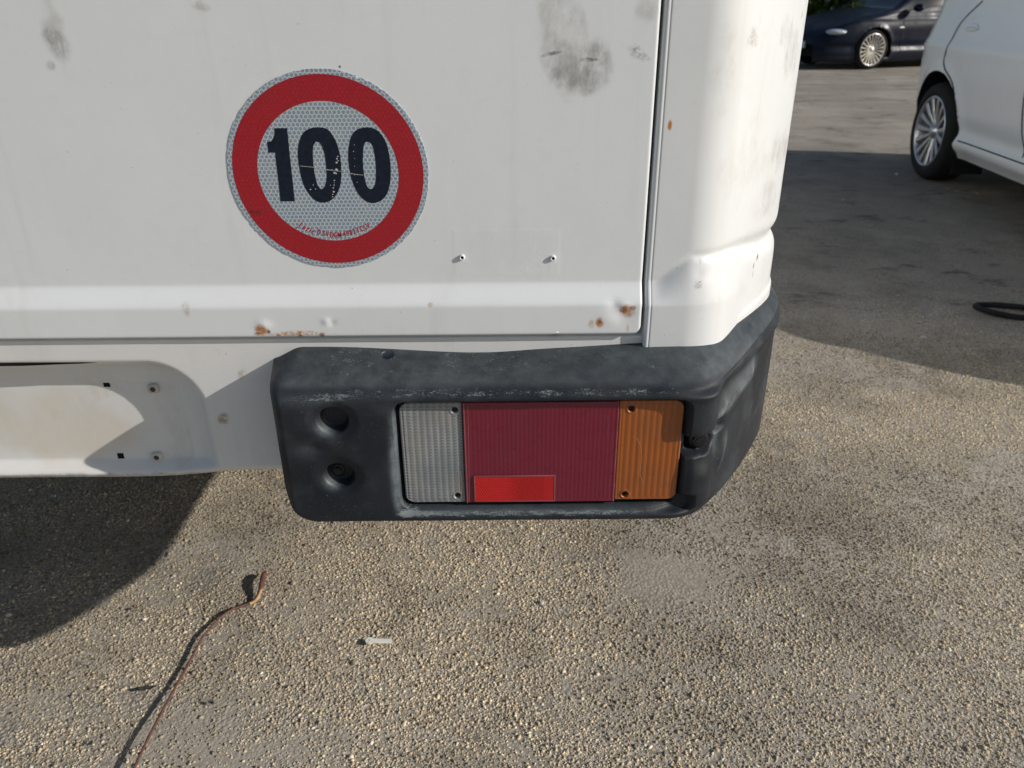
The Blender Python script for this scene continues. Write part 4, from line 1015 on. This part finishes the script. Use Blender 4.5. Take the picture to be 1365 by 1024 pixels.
def leaf(name, px, py, L, Wd, rz, mat, label, cat, lift=.004, curl=.25, group=None):
    x, y, _ = G(px, py); V = []; Fc = []; n = 9
    for i in range(n):
        t = i/(n-1); w_ = Wd*math.sin(math.pi*min(1, t*.92+.08))**.8; zz = lift+curl*L*((t-.5)**2)+.001*math.sin(i*2.1)
        for j in (-1, -.5, 0, .5, 1): V.append(((t-.5)*L, j*w_, zz+abs(j)*w_*.7))
    for i in range(n-1):
        for j in range(4): Fc.append((i*5+j, i*5+j+1, i*5+6+j, i*5+5+j))
    me = bpy.data.meshes.new(name); me.from_pydata(V, [], Fc); me.shade_smooth()
    o = link(name, me, mat); o.location = (x, y, .002); o.rotation_euler = (0, 0, rz)
    m = o.modifiers.new('thickness', 'SOLIDIFY'); m.thickness = .0006
    tag(o, label, cat, group); return o
M_LDARK = simple('dark_dry_leaf', (.045, .042, .038), .8, nsc=120); M_LBR = simple('brown_dry_leaf', (.22, .10, .05), .7, nsc=120); M_LYE = simple('yellowish_dry_leaf', (.42, .34, .20), .7, nsc=120)
leaf('dry_leaf', 198, 922, .034, .0048, R(12), M_LDARK, 'narrow dark curled leaf lying left of the dry stem', 'leaf', curl=.35)
leaf('dry_leaf', 183, 815, .010, .003, R(20), M_LBR, 'tiny red brown leaf scrap between the stem and the van shadow', 'leaf', lift=.006, curl=.8)
leaf('dry_leaf', 283, 941, .012, .003, R(-20), M_LDARK, 'small dark leaf scrap lying right of the dry stem', 'leaf', curl=.7)
leaf('dry_leaf', 122, 995, .011, .003, R(70), M_LDARK, 'small dark crumpled leaf scrap near the lower left corner', 'leaf', curl=.9)
# white plastic tag shaped like a key blank
def tag_piece():
    x, y, _ = G(507, 858); L, hw, rr = .044, .0050, .0078
    out = [(-L/2+.009, -hw), (L/2, -hw*.92), (L/2-.0015, hw), (-L/2+.009, hw)]
    for i in range(1, 10):
        t = R(48)+i*R(264)/10; out.append((-L/2+.003+rr*math.cos(t), rr*math.sin(t)))
    n = len(out); V = [(a, b, 0) for a, b in out]+[(a, b, .0022) for a, b in out]; Fc = [tuple(range(n, 2*n)), tuple(range(n))[::-1]]+[(i, (i+1) % n, n+(i+1) % n, n+i) for i in range(n)]
    me = bpy.data.meshes.new('plastic_tag'); me.from_pydata(V, [], Fc)
    o = link('plastic_tag', me, simple('off_white_plastic', (.80, .79, .72), .5)); o.location = (x, y, .0050); o.rotation_euler = (R(2), R(6), R(4))
    tag(o, 'small off white flat plastic tag with a round end, on the gravel below the bumper', 'tag')
    V, Fc = lathe_data([(.0001, .0024), (.0012, .0024), (.0013, .0020)], 12, axis='z'); pydata('tag_hole', [(a-L/2+.002, b+.001, c) for a, b, c in V], Fc, M_DARK, o)
    pydata('tag_hole', [(a*.7-L/2+.0005, b*.7-.004, c) for a, b, c in V], Fc, M_DARK, o)
tag_piece()
def pebble(px, py, r, mat, label, group=None, name='pebble', flat=.6):
    x, y, _ = G(px, py); bm = bmesh.new(); bmesh.ops.create_icosphere(bm, subdivisions=2, radius=1)
    for v in bm.verts:
        k = 1+random.uniform(-.16, .16); v.co = (v.co.x*r*k, v.co.y*r*k*.8, v.co.z*r*k*flat)
    me = bpy.data.meshes.new(name); bm.to_mesh(me); bm.free(); o = link(name, me, mat); o.location = (x, y, r*flat*.7); o.rotation_euler = (0, 0, random.uniform(0, 6)); tag(o, label, 'stone', group); return o
M_PALE = simple('pale_stone', (.55, .53, .48), .7, nsc=200); M_TANST = simple('tan_stone', (.40, .34, .27), .8, nsc=200)
pebble(1231, 452, .0115, M_PALE, 'pale pebble at the edge of the white car shadow')
pebble(722, 805, .0062, M_PALE, 'angular pale stone on the sunlit gravel under the tail lamp')
pebble(12, 821, .0062, M_PALE, 'pale chip in the van shadow at the left edge of the frame')
pebble(1195, 233, .017, M_PALE, 'small white lump on the ground left of the silver rear wheel', flat=.4)
pebble(473, 884, .0075, M_TANST, 'flat tan stone just below the white plastic tag', flat=.35)
pebble(391, 778, .006, M_TANST, 'rounded tan stone right of the top of the dry stem', flat=.5)
pebble(276, 826, .0042, M_PALE, 'tiny whitish chip left of the dry stem', flat=.6)
# litter by the white car
M_CRUMB = [simple('crumb_tan', (.42, .33, .22), .8), simple('crumb_rust', (.40, .17, .07), .8), simple('crumb_grey', (.16, .15, .13), .9)]
LLAB = ['scrap of pale litter nearest the van corner in the shade', 'tan leaf crumb just below the topmost crumb beside the van corner', 'left of a pair of tan crumbs lying mid way between van and white car', 'right of a pair of tan crumbs lying mid way between van and white car', 'leftmost but one of the leaf crumbs under the white car sill', 'tan leaf crumb in the middle of the row under the white car sill', 'tan leaf crumb second from right in the row under the white car sill', 'rust coloured leaf crumb at the right of the row under the white car sill', 'leaf crumb just below the tread of the white car wheel', 'lone tan crumb in the middle of the shaded asphalt', 'rust coloured crumb above the rubber ring at the right edge', 'rust coloured crumb inside the rubber ring at the right edge', 'tan crumb above and left of the rubber ring', 'tan crumb on the shaded asphalt, lowest of those beside the van corner']
litter = [(1050, 232, 0), (1044, 265, 0), (1123, 267, 0), (1136, 266, 0), (1275, 255, 0), (1290, 262, 0), (1302, 258, 0), (1310, 263, 1), (1262, 252, 0), (1160, 302, 0), (1350, 388, 1), (1358, 420, 1), (1330, 391, 0), (1075, 283, 0)]
for i, (px, py, m) in enumerate(litter):
    x, y, _ = G(px, py); bm = bmesh.new(); bmesh.ops.create_icosphere(bm, subdivisions=1, radius=1)
    r_ = random.uniform(.009, .016)*(1 if py < 300 else .7)
    for v in bm.verts: k = random.uniform(.6, 1.3); v.co = (v.co.x*r_*k*1.6, v.co.y*r_*k, v.co.z*r_*k*.3)
    me = bpy.data.meshes.new('leaf_crumb'); bm.to_mesh(me); bm.free(); o = link('leaf_crumb', me, M_CRUMB[m]); o.location = (x, y, .003); o.rotation_euler = (0, 0, random.uniform(0, 6))
    tag(o, LLAB[i], 'leaf litter', 'dry leaf scraps in the shade of the white car')
# rubber ring lying flat at the right edge
rx, ry, _ = G(1343, 418); V = []; Fc = []; n, m = 48, 10
for i in range(n):
    t = 2*math.pi*i/n; rr = 1+.05*math.sin(3*t+1)
    c_ = (.110*rr*math.cos(t), .060*rr*math.sin(t))
    for j in range(m):
        q = 2*math.pi*j/m; V.append((c_[0]+.0125*math.cos(q)*math.cos(t), c_[1]+.0125*math.cos(q)*math.sin(t), .010+.010*math.sin(q)+.004*math.sin(2*t)))
for i in range(n):
    for j in range(m): Fc.append((i*m+j, ((i+1) % n)*m+j, ((i+1) % n)*m+(j+1) % m, i*m+(j+1) % m))
me = bpy.data.meshes.new('rubber_ring'); me.from_pydata([tuple(v) for v in V], [], Fc); me.shade_smooth(); o = link('rubber_ring', me, M_TYRE); o.location = (rx, ry, .002); o.rotation_euler = (0, 0, R(-25))
tag(o, 'black rubber ring lying flat on the shaded asphalt at the right edge', 'rubber ring')

# ------------------------------------------------------------------ oleander and hedge behind the dark car
def leaf_mat(name, a, b):
    s = NT(name); at = s.n('Attribute', attribute_name='tone')
    s.set(Base_Color=s.mix(at.outputs['Fac'], a, b), Roughness=.5); s.b.inputs['Specular IOR Level'].default_value = .3
    s.put(s.b.inputs['Subsurface Weight'], 0.0); return s.m
M_OLE = leaf_mat('oleander_leaf', (.04, .09, .015), (.13, .21, .03)); M_HEDGE = leaf_mat('hedge_leaf', (.010, .018, .008), (.035, .055, .018))
M_WOOD = simple('grey_branch', (.12, .10, .075), .8); M_FLW = simple('white_petals', (.75, .72, .70), .6)
def shrub(name, label, cat, loc, rx_, ry_, hh, nleaf, L, mat, flowers=0, seed=1, group=None):
    root = empty(name, loc); tag(root, label, cat, group); rg = np.random.default_rng(seed)
    lob = [(rg.uniform(-.6, .6)*rx_, rg.uniform(-.6, .6)*ry_, hh*rg.uniform(.35, .80), rg.uniform(.35, .6)) for _ in range(9)]
    li = rg.integers(0, 9, nleaf); c = np.array([lob[i][:3] for i in li]); sz = np.array([lob[i][3] for i in li])
    d = rg.normal(size=(nleaf, 3)); d /= np.linalg.norm(d, axis=1, keepdims=True); rr = rg.uniform(.55, 1.05, (nleaf, 1))
    p = c+d*rr*sz[:, None]*np.array([rx_, ry_, hh*.42]); p[:, 2] = np.abs(p[:, 2]); 
    u = d*.6+rg.normal(size=(nleaf, 3))*.5+np.array([0, 0, .35]); u /= np.linalg.norm(u, axis=1, keepdims=True)
    s_ = np.cross(u, rg.normal(size=(nleaf, 3))); s_ /= np.maximum(np.linalg.norm(s_, axis=1, keepdims=True), 1e-6)
    l_ = L*rg.uniform(.7, 1.3, (nleaf, 1)); w_ = l_*.17
    V = np.stack([p, p+u*l_*.5+s_*w_, p+u*l_, p+u*l_*.5-s_*w_], 1).reshape(-1, 3); Q = np.arange(nleaf*4).reshape(-1, 4)
    me = np_mesh('foliage', V, Q, smooth=False)
    at = me.attributes.new('tone', 'FLOAT', 'POINT'); at.data.foreach_set('value', np.repeat(rg.random(nleaf), 4).astype(np.float32))
    tag(link('foliage', me, mat, root), kind='stuff')
    for k in range(7):
        a = k*.9; tube('stem', [(.05*math.cos(a), .05*math.sin(a), 0), (.25*rx_*math.cos(a), .25*ry_*math.sin(a), hh*.35), (.5*rx_*math.cos(a), .5*ry_*math.sin(a), hh*.72)], [.03, .022, .010], M_WOOD, root, 6)
    if flowers:
        Vf = []; Ff = []
        for k in range(flowers):
            i = rg.integers(0, nleaf); q = p[i]+d[i]*.05
            for m_ in range(5):
                a = m_*1.2566+rg.random(); b = len(Vf); up_ = np.array([math.cos(a)*.028, -.012, math.sin(a)*.028]); sd_ = np.array([-math.sin(a)*.016, 0, math.cos(a)*.016])
                Vf += [q, q+up_*.7+sd_, q+up_*1.3, q+up_*.7-sd_]; Ff.append((b, b+1, b+2, b+3))
        tag(pydata('flowers', Vf, Ff, M_FLW, root, smooth=False), kind='stuff')
    return root
def bush_at(px, depth_y):
    d = _ray(px, 20); return (d[0]/d[1]*depth_y, depth_y)
bx, by = bush_at(1110, 18.6)
shrub('oleander_bush', 'green oleander bush with white flowers behind the dark car bonnet', 'bush', (bx-.1, by-1.2, 0), 1.0, .8, 2.1, 7500, .16, M_OLE, 150, 3)
for i, (px, yy, lab) in enumerate([(1030, 20.5, 'dark evergreen hedge bush left of the flowering oleander'), (1175, 19.6, 'dark evergreen hedge bush right of the flowering oleander'), (1260, 20.0, 'dark evergreen hedge bush behind the dark car roof'), (1340, 20.0, 'dark evergreen hedge bush furthest right along the hedge')]):
    bx, by = bush_at(px, yy); shrub('hedge_bush', lab, 'hedge', (bx, by, 0), 1.25, .9, 2.6, 9000, .16, M_HEDGE, 0, 10+i, 'dark hedge bushes behind the dark car')
